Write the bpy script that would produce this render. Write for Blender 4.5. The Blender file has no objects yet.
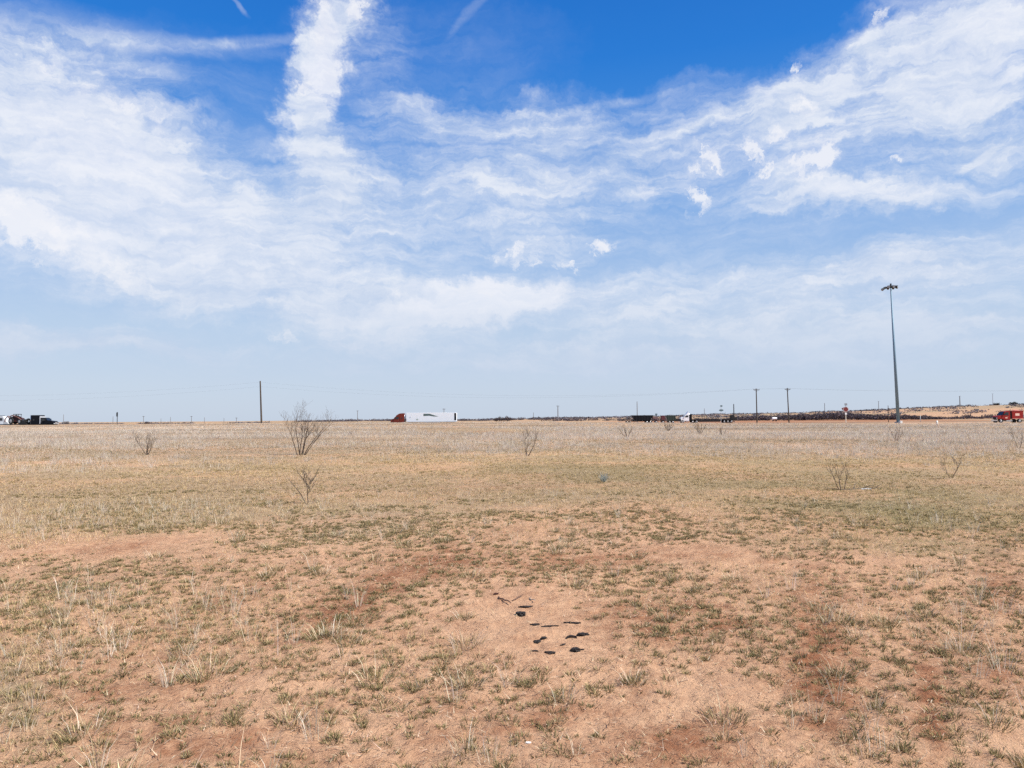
import bpy, bmesh, math, random
import numpy as np
from mathutils import Vector, Matrix

R = math.radians
random.seed(11)
rng = np.random.default_rng(7)
S = bpy.context.scene
COL = S.collection

# ------------------------------------------------------------------ camera
W, H, FPX = 1024, 768, 740.0
EYE = 1.6
PITCH, ROLL = math.atan(34 / 740), R(-0.35)
cam_d = bpy.data.cameras.new('camera')
cam_d.sensor_width = 36.0
cam_d.lens = FPX / W * 36.0
cam_d.clip_start = 0.05
cam_d.clip_end = 20000
cam = bpy.data.objects.new('camera', cam_d)
COL.objects.link(cam)
CM = Matrix.Translation((0, 0, EYE)) @ Matrix.Rotation(math.pi / 2 + PITCH, 4, 'X') @ Matrix.Rotation(ROLL, 4, 'Z')
cam.matrix_world = CM
S.camera = cam
CR = np.array(CM.to_3x3())


def ray(px, py):
    d = CR @ np.array([(px - W / 2) / FPX, -(py - H / 2) / FPX, -1.0])
    return d / np.linalg.norm(d)


def proj(x, y, z):
    p = np.stack([x, y, z - EYE], -1) @ CR          # world -> camera
    zz = np.where(p[..., 2] < -1e-3, -p[..., 2], 1e-3)
    return W / 2 + FPX * p[..., 0] / zz, H / 2 - FPX * p[..., 1] / zz


# ------------------------------------------------------------------ noise
TAB = rng.random((16, 256, 256))


def vn(x, y, k=0):
    xi = np.floor(x).astype(np.int64); yi = np.floor(y).astype(np.int64)
    fx = x - xi; fy = y - yi
    fx = fx * fx * (3 - 2 * fx); fy = fy * fy * (3 - 2 * fy)
    t = TAB[k % 16]
    a = t[xi & 255, yi & 255]; b = t[(xi + 1) & 255, yi & 255]
    c = t[xi & 255, (yi + 1) & 255]; d = t[(xi + 1) & 255, (yi + 1) & 255]
    return (a * (1 - fx) + b * fx) * (1 - fy) + (c * (1 - fx) + d * fx) * fy


def fbm(x, y, k=0, o=4, g=.5):
    s = 0; a = 1; n = 0
    for i in range(o):
        s = s + a * vn(x * 2 ** i + 17.3 * i, y * 2 ** i - 9.1 * i, k + i); n += a; a *= g
    return s / n


def sst(a, b, x):
    t = np.clip((x - a) / (b - a), 0, 1)
    return t * t * (3 - 2 * t)


# ------------------------------------------------------------------ terrain
PXK = np.array([-600, 0, 240, 300, 368, 480, 560, 610, 700, 750, 800, 830, 870, 900, 950, 1024, 1600])
PYK = np.array([424.5, 424.5, 424, 422, 421, 421, 418.6, 417.8, 415.6, 414.4, 413.6, 412.4, 411.6, 410, 408, 406.5, 404])
EYEK = 418 + (512 - PXK) * math.tan(R(0.35))
HILL = EYE + (EYEK - PYK) / FPX * 1500


def height(x, y):
    x = np.asarray(x, float); y = np.asarray(y, float)
    r = np.hypot(x, y)
    az = np.arctan2(x, y)
    px = W / 2 + FPX * np.tan(np.clip(az, -1.2, 1.2))
    front = sst(-20, 60, y)
    z = (fbm(x / 34 + 5, y / 34, 1, 3) - .5) * .35 * sst(12, 60, r)
    # low bank before the road on the left and centre
    bank = (1 - sst(15, 75, x)) * sst(110, 208, y) * .50
    z = z * (1 - sst(150, 200, y)) + bank
    drop = sst(203 - 32 * sst(0, 45, x), 226 - 14 * sst(0, 45, x), y)
    z = z * (1 - drop) - .6 * drop
    # far land
    hz = np.interp(px, PXK, HILL)
    hz = np.where(y > 0, hz, -6)
    f = sst(420, 1500, r)
    z = z * (1 - f) + hz * f - 9 * sst(1550, 3000, r)
    z = z + (fbm(x / 160, y / 160, 3, 3) - .5) * 2.0 * sst(420, 900, r)
    # micro relief
    m = 1 - sst(25, 90, r)
    z = z + m * ((fbm(x * 1.3, y * 1.3, 4, 3) - .5) * .055 + (fbm(x * 5, y * 5, 7, 3) - .5) * .034 + (fbm(x * 17, y * 17, 9, 2) - .5) * .014 * (1 - sst(9, 20, r)))
    return z


def hz1(x, y):
    return float(height(np.array([x]), np.array([y]))[0])


def gp(px, py):
    """ground point seen at a pixel"""
    d = ray(px, py)
    lo = 1.0; t = lo
    for i in range(4000):
        p = np.array([0, 0, EYE]) + d * t
        if p[2] < hz1(p[0], p[1]):
            a, b = t / 1.01 - .02, t
            for k in range(14):
                m = (a + b) / 2; q = np.array([0, 0, EYE]) + d * m
                if q[2] < hz1(q[0], q[1]): b = m
                else: a = m
            q = np.array([0, 0, EYE]) + d * b
            return float(q[0]), float(q[1]), hz1(q[0], q[1])
        t = t * 1.01 + .02
        if t > 1200: break
    return float(p[0]), float(p[1]), hz1(p[0], p[1])


def at(px, D):
    """point on the ground below pixel column px, D metres ahead"""
    d = ray(px, 420)
    x = d[0] / d[1] * D
    return float(x), float(D), hz1(x, D)


def ztop(px, py, D):
    d = ray(px, py)
    return EYE + d[2] / d[1] * D


# ------------------------------------------------------------------ materials
MATS = {}


def mat(name, col, rough=.7, metal=0.0, var=.15, scale=3.0, spec=.3, bump=0.0):
    if name in MATS: return MATS[name]
    m = bpy.data.materials.new(name); m.use_nodes = True
    nt = m.node_tree; b = nt.nodes['Principled BSDF']
    tc = nt.nodes.new('ShaderNodeTexCoord')
    n = nt.nodes.new('ShaderNodeTexNoise'); n.inputs['Scale'].default_value = scale; n.inputs['Detail'].default_value = 6
    n.inputs['Roughness'].default_value = .65
    nt.links.new(tc.outputs['Object'], n.inputs['Vector'])
    r = nt.nodes.new('ShaderNodeValToRGB')
    r.color_ramp.elements[0].position = .3; r.color_ramp.elements[1].position = .7
    r.color_ramp.elements[0].color = [max(0, c * (1 - var)) for c in col] + [1]
    r.color_ramp.elements[1].color = [min(1, c * (1 + var)) for c in col] + [1]
    nt.links.new(n.outputs['Fac'], r.inputs['Fac'])
    nt.links.new(r.outputs['Color'], b.inputs['Base Color'])
    b.inputs['Roughness'].default_value = rough
    b.inputs['Metallic'].default_value = metal
    b.inputs['Specular IOR Level'].default_value = spec
    if bump:
        bp = nt.nodes.new('ShaderNodeBump'); bp.inputs['Strength'].default_value = bump
        nt.links.new(n.outputs['Fac'], bp.inputs['Height']); nt.links.new(bp.outputs['Normal'], b.inputs['Normal'])
    MATS[name] = m
    return m


def blade_mat(name, trans=.3, rough=.8):
    m = bpy.data.materials.new(name); m.use_nodes = True
    nt = m.node_tree; nt.nodes.clear()
    o = nt.nodes.new('ShaderNodeOutputMaterial')
    a = nt.nodes.new('ShaderNodeVertexColor'); a.layer_name = 'tint'
    d = nt.nodes.new('ShaderNodeBsdfDiffuse'); t = nt.nodes.new('ShaderNodeBsdfTranslucent')
    x = nt.nodes.new('ShaderNodeMixShader'); x.inputs[0].default_value = trans
    nt.links.new(a.outputs['Color'], d.inputs['Color']); nt.links.new(a.outputs['Color'], t.inputs['Color'])
    nt.links.new(d.outputs[0], x.inputs[1]); nt.links.new(t.outputs[0], x.inputs[2]); nt.links.new(x.outputs[0], o.inputs[0])
    return m


# ------------------------------------------------------------------ objects
def tag(o, label=None, cat=None, group=None, kind=None):
    if label: o['label'] = label
    if cat: o['category'] = cat
    if group: o['group'] = group
    if kind: o['kind'] = kind
    return o


def empty(name, loc, rz=0.0):
    o = bpy.data.objects.new(name, None); COL.objects.link(o)
    o.location = loc; o.rotation_euler = (0, 0, rz); o.empty_display_size = .2
    return o


class MB:
    def __init__(s): s.v = []; s.f = []

    def box(s, c, d, rot=None, taper=1.0):
        cx, cy, cz = c; dx, dy, dz = [k / 2 for k in d]
        i = len(s.v); pts = []
        for zz in (-1, 1):
            t = taper if zz > 0 else 1.0
            for a, b in ((-1, -1), (1, -1), (1, 1), (-1, 1)):
                pts.append(Vector((a * dx * t, b * dy * t, zz * dz)))
        if rot is not None: pts = [rot @ p for p in pts]
        s.v += [(p.x + cx, p.y + cy, p.z + cz) for p in pts]
        s.f += [tuple(i + k for k in q) for q in ((0, 3, 2, 1), (4, 5, 6, 7), (0, 1, 5, 4), (1, 2, 6, 5), (2, 3, 7, 6), (3, 0, 4, 7))]
        return s

    def prism(s, prof, y0, y1):
        """prof: (x, z) outline counter-clockwise seen from -y, extruded y0..y1"""
        n = len(prof); i = len(s.v)
        s.v += [(x, y0, z) for x, z in prof] + [(x, y1, z) for x, z in prof]
        s.f.append(tuple(range(i, i + n))); s.f.append(tuple(range(i + 2 * n - 1, i + n - 1, -1)))
        for k in range(n):
            j = (k + 1) % n
            s.f.append((i + j, i + k, i + n + k, i + n + j))
        return s

    def cyl(s, p0, p1, r0, r1=None, n=12, caps=True):
        r1 = r0 if r1 is None else r1
        p0 = Vector(p0); p1 = Vector(p1); d = (p1 - p0)
        if d.length < 1e-6: return s
        d.normalize()
        a = d.orthogonal().normalized(); b = d.cross(a)
        i = len(s.v)
        for p, r in ((p0, r0), (p1, r1)):
            for k in range(n):
                t = 2 * math.pi * k / n
                q = p + (a * math.cos(t) + b * math.sin(t)) * r
                s.v.append(tuple(q))
        for k in range(n):
            j = (k + 1) % n
            s.f.append((i + k, i + j, i + n + j, i + n + k))
        if caps:
            s.f.append(tuple(range(i + n - 1, i - 1, -1))); s.f.append(tuple(range(i + n, i + 2 * n)))
        return s

    def tube(s, pts, rad, n=5):
        """smooth tapering tube through points"""
        pts = [Vector(p) for p in pts]
        i = len(s.v); a = None
        for k, p in enumerate(pts):
            d = (pts[min(k + 1, len(pts) - 1)] - pts[max(k - 1, 0)])
            if d.length < 1e-7: d = Vector((0, 0, 1))
            d.normalize()
            if a is None: a = d.orthogonal().normalized()
            a = (a - d * a.dot(d)).normalized(); b = d.cross(a)
            r = rad[k] if hasattr(rad, '__len__') else rad
            for q in range(n):
                t = 2 * math.pi * q / n
                s.v.append(tuple(p + (a * math.cos(t) + b * math.sin(t)) * r))
        for k in range(len(pts) - 1):
            for q in range(n):
                j = (q + 1) % n
                s.f.append((i + k * n + q, i + k * n + j, i + (k + 1) * n + j, i + (k + 1) * n + q))
        s.f.append(tuple(range(i + n - 1, i - 1, -1)))
        e = i + (len(pts) - 1) * n
        s.f.append(tuple(range(e, e + n)))
        return s

    def build(s, name, m, parent=None, loc=(0, 0, 0), bevel=0.0, smooth=False):
        me = bpy.data.meshes.new(name)
        me.from_pydata(s.v, [], s.f); me.update()
        if bevel:
            bm = bmesh.new(); bm.from_mesh(me)
            bmesh.ops.recalc_face_normals(bm, faces=bm.faces)
            bmesh.ops.bevel(bm, geom=[e for e in bm.edges if len(e.link_faces) == 2 and e.calc_face_angle(0) > .5],
                            offset=bevel, segments=2, affect='EDGES', clamp_overlap=True)
            bm.to_mesh(me); bm.free()
        if smooth:
            for p in me.polygons: p.use_smooth = True
        me.materials.append(m)
        o = bpy.data.objects.new(name, me); COL.objects.link(o)
        o.location = loc
        if parent: o.parent = parent
        return o


def raw_mesh(name, verts, tris, mtl, tint=None):
    me = bpy.data.meshes.new(name)
    nv, nf = len(verts), len(tris)
    me.vertices.add(nv); me.vertices.foreach_set('co', np.ascontiguousarray(verts, dtype=np.float32).ravel())
    k = tris.shape[1]
    me.loops.add(nf * k); me.loops.foreach_set('vertex_index', np.ascontiguousarray(tris, dtype=np.int32).ravel())
    me.polygons.add(nf); me.polygons.foreach_set('loop_start', np.arange(0, nf * k, k, dtype=np.int32))
    me.update(calc_edges=True)
    if tint is not None:
        ca = me.color_attributes.new('tint', 'FLOAT_COLOR', 'POINT')
        c = np.ones((nv, 4), np.float32); c[:, :3] = tint
        ca.data.foreach_set('color', c.ravel())
    me.materials.append(mtl)
    o = bpy.data.objects.new(name, me); COL.objects.link(o)
    return o


# ------------------------------------------------------------------ ground cover maps (features where the photo's field has them)
def blobs(px, py, L):
    s = 0
    for (cx, cy, rx, ry, a, w) in L:
        c, n = math.cos(R(a)), math.sin(R(a))
        dx, dy = px - cx, -(py - cy)
        u = (dx * c + dy * n) / rx; v = (-dx * n + dy * c) / ry
        s = s + w * np.exp(-(u * u + v * v))
    return s


RED = [(400, 575, 90, 14, 20, .7), (345, 612, 60, 12, 25, .6), (690, 745, 70, 22, 0, .7), (812, 640, 26, 50, -8, .8), (835, 700, 40, 40, 0, .6),
       (932, 715, 14, 60, 8, .8), (560, 715, 80, 12, 10, .35), (470, 487, 120, 5, 0, .5), (600, 560, 130, 10, 3, .5), (495, 431, 25, 1.6, 0, 1.4),
       (450, 429.5, 30, 1.2, 0, 1.2), (85, 431, 45, 1.2, 2, 1.1), (570, 475, 25, 3, 0, .8), (1000, 580, 30, 30, 0, .6), (980, 680, 60, 20, 0, .4),
       (720, 620, 50, 20, -20, .5), (650, 625, 40, 22, 0, .5), (230, 600, 70, 10, 20, .4), (110, 548, 60, 5, 5, .4), (100, 700, 90, 20, 0, .3), (200, 745, 90, 20, 0, .5)]
BARE = [(512, 603, 26, 10, 0, 1.6), (555, 640, 45, 20, 0, .5), (70, 550, 130, 10, 3, .6), (170, 538, 110, 8, 8, .5), (545, 640, 75, 28, 0, .9), (530, 600, 90, 14, 0, .5), (640, 715, 60, 18, 0, .6), (470, 745, 55, 22, 0, .5),
        (1000, 745, 70, 25, 0, .6), (560, 555, 120, 9, 0, .4), (760, 560, 120, 9, -8, .5), (860, 560, 80, 6, -5, .35), (290, 690, 60, 16, 0, .3), (430, 620, 60, 14, 0, .45),
        (900, 690, 60, 18, 0, .4), (720, 690, 60, 20, 0, .5), (320, 525, 60, 6, 8, .4), (520, 510, 100, 5, 0, .35)]
TALLP = [(60, 445, 190, 14, 0, 1.1), (60, 470, 120, 12, 0, .35), (230, 449, 120, 10, 0, .6), (400, 447, 140, 8, 0, .6), (350, 436, 200, 5, 0, .5), (640, 442, 190, 9, 0, .9), (900, 443, 190, 12, 0, 1.15),
         (850, 432, 250, 5, 0, .6), (100, 436, 180, 4, 0, .4)]
OLIVE = [(880, 505, 190, 28, -3, .6), (700, 475, 200, 16, 0, .3), (960, 540, 110, 30, -10, .6), (600, 470, 120, 10, 0, .2), (780, 530, 90, 10, -8, .6)]
STRAW = [(15, 690, 50, 50, 0, 2.2), (90, 640, 60, 20, 0, .7), (120, 600, 90, 16, 0, .5), (90, 500, 220, 22, 0, .5), (930, 620, 80, 40, 0, .3), (470, 755, 40, 16, 0, 1.2), (560, 700, 30, 12, 0, .5), (50, 745, 60, 25, 0, .8), (190, 620, 70, 22, 0, .6), (230, 650, 60, 30, 0, .5), (60, 610, 60, 15, 0, .4), (480, 760, 50, 12, 0, .7),
         (850, 700, 40, 30, 0, .4), (860, 755, 90, 18, 0, .7), (830, 620, 50, 12, 0, .3), (110, 520, 150, 12, 0, .5), (120, 500, 170, 15, 0, .6), (650, 760, 60, 12, 0, .4)]

GM = bpy.data.materials.new('field_soil')
# ground mesh: rings round the origin, finer ahead and nearer
az_f = np.linspace(R(-52), R(52), 900)
az_b = np.linspace(R(52), R(308), 110)[1:-1]
AZ = np.concatenate([az_f, az_b])
rr = [0.02, 0.12, 0.3, 0.5]
while rr[-1] < 16: rr.append(rr[-1] * 1.0055)
while rr[-1] < 60: rr.append(rr[-1] * 1.01)
while rr[-1] < 9000: rr.append(rr[-1] * 1.03)
RR = np.array(rr)
A2, R2 = np.meshgrid(AZ, RR)
gx = (R2 * np.sin(A2)).ravel(); gy = (R2 * np.cos(A2)).ravel()
gz = height(gx, gy)
na, nr = len(AZ), len(RR)
ii = np.arange(nr - 1)[:, None] * na; jj = np.arange(na)[None, :]; j2 = (jj + 1) % na
q = np.stack([ii + jj, ii + na + jj, ii + na + j2, ii + j2], -1).reshape(-1, 4)[:, ::-1]
gv = np.stack([gx, gy, gz], -1)
ppx, ppy = proj(gx, gy, gz)
far = np.hypot(gx, gy)
vis = (gy > 1) & (far < 260)
red = np.where(vis, blobs(ppx, ppy, RED), 0)
red = red + .95 * sst(196, 215, gy) * sst(30, 90, gx) * (1 - sst(450, 520, gy))          # bare red land beyond the mast
thatch = (.18 + .82 * sst(5, 15, far)) * (.66 + .9 * (fbm(gx / 2.2, gy / 2.2, 9, 4) - .5)) + .25 * np.where(vis, blobs(ppx, ppy, STRAW), 0)
thatch = np.clip(thatch - .45 * np.where(vis, blobs(ppx, ppy, BARE), 0), 0, 1)
thatch = np.where((gy > 160) & (gx > 25) & (gy < 480), .15 + .75 * sst(.48, .62, fbm(gx * .012, gy * .05, 8, 4)), thatch)
red = np.where((gy > 160) & (gx > 25) & (gy < 480), np.minimum(red, .8), red)
thatch = np.where(gy > 480, .45 + .8 * sst(.40, .62, fbm(gx * .006, gy * .012, 2, 4)), thatch)
red = np.where(gy > 480, .12, red)
olive = np.where(vis, blobs(ppx, ppy, OLIVE), 0)
ground = raw_mesh('ground', gv, q, GM, np.stack([np.clip(red, 0, 1), np.clip(thatch, 0, 1), np.clip(olive, 0, 1)], -1))
for p in (ground,):
    p.data.polygons.foreach_set('use_smooth', np.ones(len(q), bool))
tag(ground, kind='structure')
GM.use_nodes = True; nt = GM.node_tree; B = nt.nodes['Principled BSDF']
L = nt.links.new


def N(t, **k):
    n = nt.nodes.new(t)
    for a, b in k.items(): setattr(n, a, b)
    return n


def noise(vec, scale, det=6, rough=.6, dist=0.0):
    n = N('ShaderNodeTexNoise'); n.inputs['Scale'].default_value = scale; n.inputs['Detail'].default_value = det
    n.inputs['Roughness'].default_value = rough; n.inputs['Distortion'].default_value = dist
    L(vec, n.inputs['Vector']); return n.outputs['Fac']


def mth(op, a, b=None, c=None, clamp=False):
    n = N('ShaderNodeMath', operation=op); n.use_clamp = clamp
    for i, v in enumerate((a, b, c)):
        if v is None: continue
        if isinstance(v, (int, float)): n.inputs[i].default_value = v
        else: L(v, n.inputs[i])
    return n.outputs[0]


def ramp01(v, a, b, smooth=True):
    n = N('ShaderNodeMapRange'); n.interpolation_type = 'SMOOTHSTEP' if smooth else 'LINEAR'
    n.inputs['From Min'].default_value = a; n.inputs['From Max'].default_value = b
    L(v, n.inputs['Value']); return n.outputs[0]


def mixc(f, a, b, mode='MIX'):
    n = N('ShaderNodeMix', data_type='RGBA', blend_type=mode)
    for i, v in ((0, f), (6, a), (7, b)):
        if isinstance(v, (int, float)): n.inputs[i].default_value = v
        elif isinstance(v, tuple): n.inputs[i].default_value = (*v, 1)
        else: L(v, n.inputs[i])
    return n.outputs[2]


tc = N('ShaderNodeTexCoord').outputs['Object']
vc = N('ShaderNodeVertexColor', layer_name='tint').outputs['Color']
sp = N('ShaderNodeSeparateColor'); L(vc, sp.inputs[0])
n1 = noise(tc, .45, 5); n2 = noise(tc, 3.2, 7, .65); n3 = noise(tc, 22, 6, .7); n4 = noise(tc, 130, 3, .7)
rf = mth('ADD', mth('MULTIPLY', sp.outputs[0], mth('ADD', mth('MULTIPLY', n2, 2.2), -.25)), mth('MULTIPLY', mth('SUBTRACT', n1, .5), .9))
rf = mth('ADD', rf, mth('MULTIPLY', mth('SUBTRACT', n2, .5), 1.5))
rf = mth('ADD', rf, mth('MULTIPLY', mth('SUBTRACT', n3, .5), 1.3))
c = mixc(ramp01(rf, -.35, .85), (.555, .338, .203), (.265, .112, .056))
c = mixc(mth('MULTIPLY', ramp01(n4, .5, .70), .30), c, (.22, .12, .07))
n5 = noise(tc, 48, 5, .75)
c = mixc(mth('MULTIPLY', ramp01(n5, .54, .66), .42), c, (.24, .13, .075))
c = mixc(mth('MULTIPLY', ramp01(n3, .56, .72), .30), c, (.56, .37, .25))
tf = mth('ADD', sp.outputs[1], mth('MULTIPLY', mth('SUBTRACT', n3, .5), 1.2))
tf = mth('ADD', tf, mth('MULTIPLY', mth('SUBTRACT', n2, .5), .9))
th = mixc(ramp01(n2, .35, .65), (.27, .185, .11), (.38, .27, .165))
th = mixc(sp.outputs[2], th, (.20, .165, .080))
c = mixc(ramp01(tf, .25, .8), c, th)
L(c, B.inputs['Base Color']); B.inputs['Roughness'].default_value = .95; B.inputs['Specular IOR Level'].default_value = .1
bp = N('ShaderNodeBump'); bp.inputs['Strength'].default_value = .8; bp.inputs['Distance'].default_value = .035
L(mth('ADD', mth('MULTIPLY', n3, .8), mth('ADD', mth('MULTIPLY', n4, .3), mth('MULTIPLY', n5, .4))), bp.inputs['Height']); L(bp.outputs[0], B.inputs['Normal'])


# ------------------------------------------------------------------ grass
def scatter(n, r0, r1, pw, half=50):
    """n points in the sector ahead; pw=1: even per area, smaller: denser nearby"""
    u = rng.random(n)
    e = pw + 1
    r = (r0 ** e + u * (r1 ** e - r0 ** e)) ** (1 / e)
    a = R(half) * (rng.random(n) * 2 - 1)
    return r * np.sin(a), r * np.cos(a), r


def blades(bx, by, bz, h, w, lean, leandir, col, segs=2, tipcol=1.15):
    """arrays for blades rooted at (bx,by,bz)"""
    n = len(bx)
    fa = rng.random(n) * math.pi
    # blade faces mostly turned to random sides
    wx, wy = np.cos(fa) * w / 2, np.sin(fa) * w / 2
    lx, ly = np.cos(leandir) * lean * h, np.sin(leandir) * lean * h
    hh = h * np.sqrt(np.clip(1 - lean ** 2 * .8, .05, 1))
    if segs == 1:
        v = np.empty((n, 3, 3))
        v[:, 0] = np.stack([bx - wx, by - wy, bz], -1); v[:, 1] = np.stack([bx + wx, by + wy, bz], -1)
        v[:, 2] = np.stack([bx + lx, by + ly, bz + hh], -1)
        t = np.arange(n)[:, None] * 3 + np.array([0, 1, 2])
        cc = np.repeat(col[:, None], 3, 1); cc[:, 2] *= tipcol
        return v.reshape(-1, 3), t, cc.reshape(-1, 3)
    v = np.empty((n, 5, 3))
    v[:, 0] = np.stack([bx - wx, by - wy, bz], -1); v[:, 1] = np.stack([bx + wx, by + wy, bz], -1)
    mx, my, mz = bx + lx * .38, by + ly * .38, bz + hh * .6
    v[:, 2] = np.stack([mx - wx * .8, my - wy * .8, mz], -1); v[:, 3] = np.stack([mx + wx * .8, my + wy * .8, mz], -1)
    v[:, 4] = np.stack([bx + lx, by + ly, bz + hh], -1)
    b = np.arange(n)[:, None] * 5
    t = np.concatenate([b + np.array([0, 1, 3]), b + np.array([0, 3, 2]), b + np.array([2, 3, 4])], 0)
    cc = np.repeat(col[:, None], 5, 1); cc[:, 4] *= tipcol
    return v.reshape(-1, 3), t, cc.reshape(-1, 3)


class Bag:
    def __init__(s): s.V = []; s.T = []; s.C = []; s.n = 0

    def add(s, v, t, c):
        s.V.append(v); s.T.append(t + s.n); s.C.append(c); s.n += len(v)

    def build(s, name, m):
        return raw_mesh(name, np.concatenate(s.V), np.concatenate(s.T), m, np.clip(np.concatenate(s.C), 0, 1))


def palette(n, cols, jit=.18):
    cols = np.array(cols); i = rng.integers(0, len(cols), n)
    c = cols[i] * (1 + jit * (rng.random((n, 1)) * 2 - 1)) * (1 + .06 * (rng.random((n, 3)) * 2 - 1))
    return c


def tuft_blades(tx, ty, tr, nb, hh, ww, cols, bag, segs=2, spread=1.0, lean=(.3, .95)):
    """nb: blades per tuft (array)"""
    idx = np.repeat(np.arange(len(tx)), nb)
    n = len(idx)
    a = rng.random(n) * 2 * math.pi
    rad = tr[idx] * np.sqrt(rng.random(n)) * spread
    bx = tx[idx] + rad * np.cos(a); by = ty[idx] + rad * np.sin(a)
    bz = height(bx, by) - .004
    ld = a + rng.normal(0, .5, n)
    le = lean[0] + (lean[1] - lean[0]) * np.clip(rad / (tr[idx] + 1e-6) * .7 + .4 * rng.random(n), 0, 1)
    h = hh[idx] * (.55 + .7 * rng.random(n)); w = ww[idx] * (.7 + .6 * rng.random(n))
    base = palette(n, cols) * (.85 + .3 * rng.random(len(tx)))[idx][:, None]
    bag.add(*blades(bx, by, bz, h, w, le, ld, base, segs))


OLV = [(.135, .122, .056), (.18, .155, .075), (.095, .090, .042), (.29, .23, .11), (.50, .39, .22), (.19, .16, .08), (.38, .29, .15)]
DRY = [(.66, .53, .36), (.74, .62, .45), (.54, .41, .26), (.78, .68, .52), (.44, .33, .21)]
GOLD = [(.84, .60, .31), (.74, .53, .26), (.90, .69, .40), (.58, .41, .20), (.42, .30, .14), (.82, .64, .40)]
PALE = [(.72, .62, .49), (.80, .71, .58), (.62, .52, .40), (.84, .76, .63), (.54, .43, .32)]

# 1 low green-grey tufts
g = Bag()
tx, ty, r = scatter(62000, 2.6, 20, .95)
tz = height(tx, ty); px, py = proj(tx, ty, tz)
dens = .62 + 1.6 * (fbm(tx * .9, ty * .9, 2, 3) - .5) - 1.0 * blobs(px, py, BARE) + .25 * blobs(px, py, STRAW) - .9 * sst(8, 20, r)
k = rng.random(len(tx)) < dens
tx, ty, r = tx[k], ty[k], r[k]
size = .009 + .040 * rng.random(len(tx)) ** 2.6
tuft_blades(tx, ty, size, (9 + size * 900 * (rng.random(len(tx)) * .6 + .7)).astype(int), .020 + size * .6, np.full(len(tx), .0030) + .0002 * r, OLV, g)
# larger ones
tx, ty, r = scatter(190, 2.8, 13, .8)
k = rng.random(len(tx)) < .75
tx, ty, r = tx[k], ty[k], r[k]
size = .06 + .07 * rng.random(len(tx))
tuft_blades(tx, ty, size, np.full(len(tx), 95), .035 + size * .5, np.full(len(tx), .0034), OLV, g)
tuft_blades(tx, ty, size, np.full(len(tx), 26), .06 + size * .8, np.full(len(tx), .003), DRY, g)
# mid distance tufts
tx, ty, r = scatter(70000, 8, 55, .55)
px, py = proj(tx, ty, height(tx, ty))
dens = .42 * sst(7, 16, r) + 1.5 * (fbm(tx * .45, ty * .45, 5, 3) - .52) * sst(7, 16, r) - .8 * blobs(px, py, BARE) + .4 * blobs(px, py, OLIVE)
k = rng.random(len(tx)) < dens
tx, ty, r = tx[k], ty[k], r[k]
size = .02 + .05 * rng.random(len(tx)) ** 2.5
kk = rng.random(len(tx)) < 1.15 - sst(16, 34, r)
tuft_blades(tx[kk], ty[kk], size[kk], np.full(kk.sum(), 14), .018 + size[kk] * .7, .00055 * r[kk], [(.20, .165, .075), (.26, .20, .09), (.15, .125, .06), (.34, .25, .12), (.46, .34, .17)], g, segs=1)
kk = ~kk; tx, ty, size, r = tx[kk], ty[kk], size[kk], r[kk]
tuft_blades(tx, ty, size, np.full(len(tx), 11), .018 + size * .7, .0006 * r, [(.20, .17, .085), (.27, .21, .11), (.15, .13, .065), (.34, .24, .12), (.48, .36, .19), (.40, .28, .15), (.24, .16, .08)], g, segs=1)
M_BL = blade_mat('low_grass', .25)
low = g.build('low_green_grass', M_BL)
tag(low, 'small olive green tufts dotted over the red sandy soil', 'grass', kind='stuff')

# 2 dry stalks and litter in the foreground
g = Bag()
tx, ty, r = scatter(3000, 2.6, 16, .9)
px, py = proj(tx, ty, height(tx, ty))
dens = .12 + .9 * blobs(px, py, STRAW) + .3 * (fbm(tx * .6, ty * .6, 8, 3) - .5) - .5 * blobs(px, py, BARE)
k = rng.random(len(tx)) < dens
tx, ty, r = tx[k], ty[k], r[k]
size = .02 + .05 * rng.random(len(tx))
tuft_blades(tx, ty, size, rng.integers(3, 26, len(tx)), .09 + .16 * rng.random(len(tx)), np.full(len(tx), .0024), DRY + PALE, g, lean=(.08, .6))
# flattened straw and crumbs of old stalk
n = 210000
tx, ty, r = scatter(n, 2.4, 22, .55)
px, py = proj(tx, ty, height(tx, ty))
k = rng.random(n) < (.7 + .9 * (fbm(tx * 1.1, ty * 1.1, 12, 3) - .5) - .55 * blobs(px, py, BARE))
tx, ty, r = tx[k], ty[k], r[k]; n = len(tx)
z = height(tx, ty) + .006 + .008 * rng.random(n)
a = rng.random(n) * 2 * math.pi; l = .012 + .06 * rng.random(n) ** 2; w = .0013 + .0003 * r
dx, dy = np.cos(a) * l, np.sin(a) * l
v = np.empty((n, 3, 3))
v[:, 0] = np.stack([tx - dy / l * w, ty + dx / l * w, z], -1); v[:, 1] = np.stack([tx + dy / l * w, ty - dx / l * w, z], -1)
v[:, 2] = np.stack([tx + dx, ty + dy, z + l * (rng.random(n) * .5)], -1)
c3 = palette(n, [(.62, .48, .32), (.48, .34, .22), (.17, .10, .065), (.12, .075, .05), (.72, .58, .42), (.24, .18, .11), (.20, .15, .09)])
g.add(v.reshape(-1, 3), np.arange(n)[:, None] * 3 + np.array([0, 1, 2]), np.repeat(c3[:, None], 3, 1).reshape(-1, 3))
dry = g.build('dry_straw', blade_mat('straw', .35))
tag(dry, 'pale dry stalks and broken straw scattered in the foreground', 'dry grass', kind='stuff')

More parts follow.
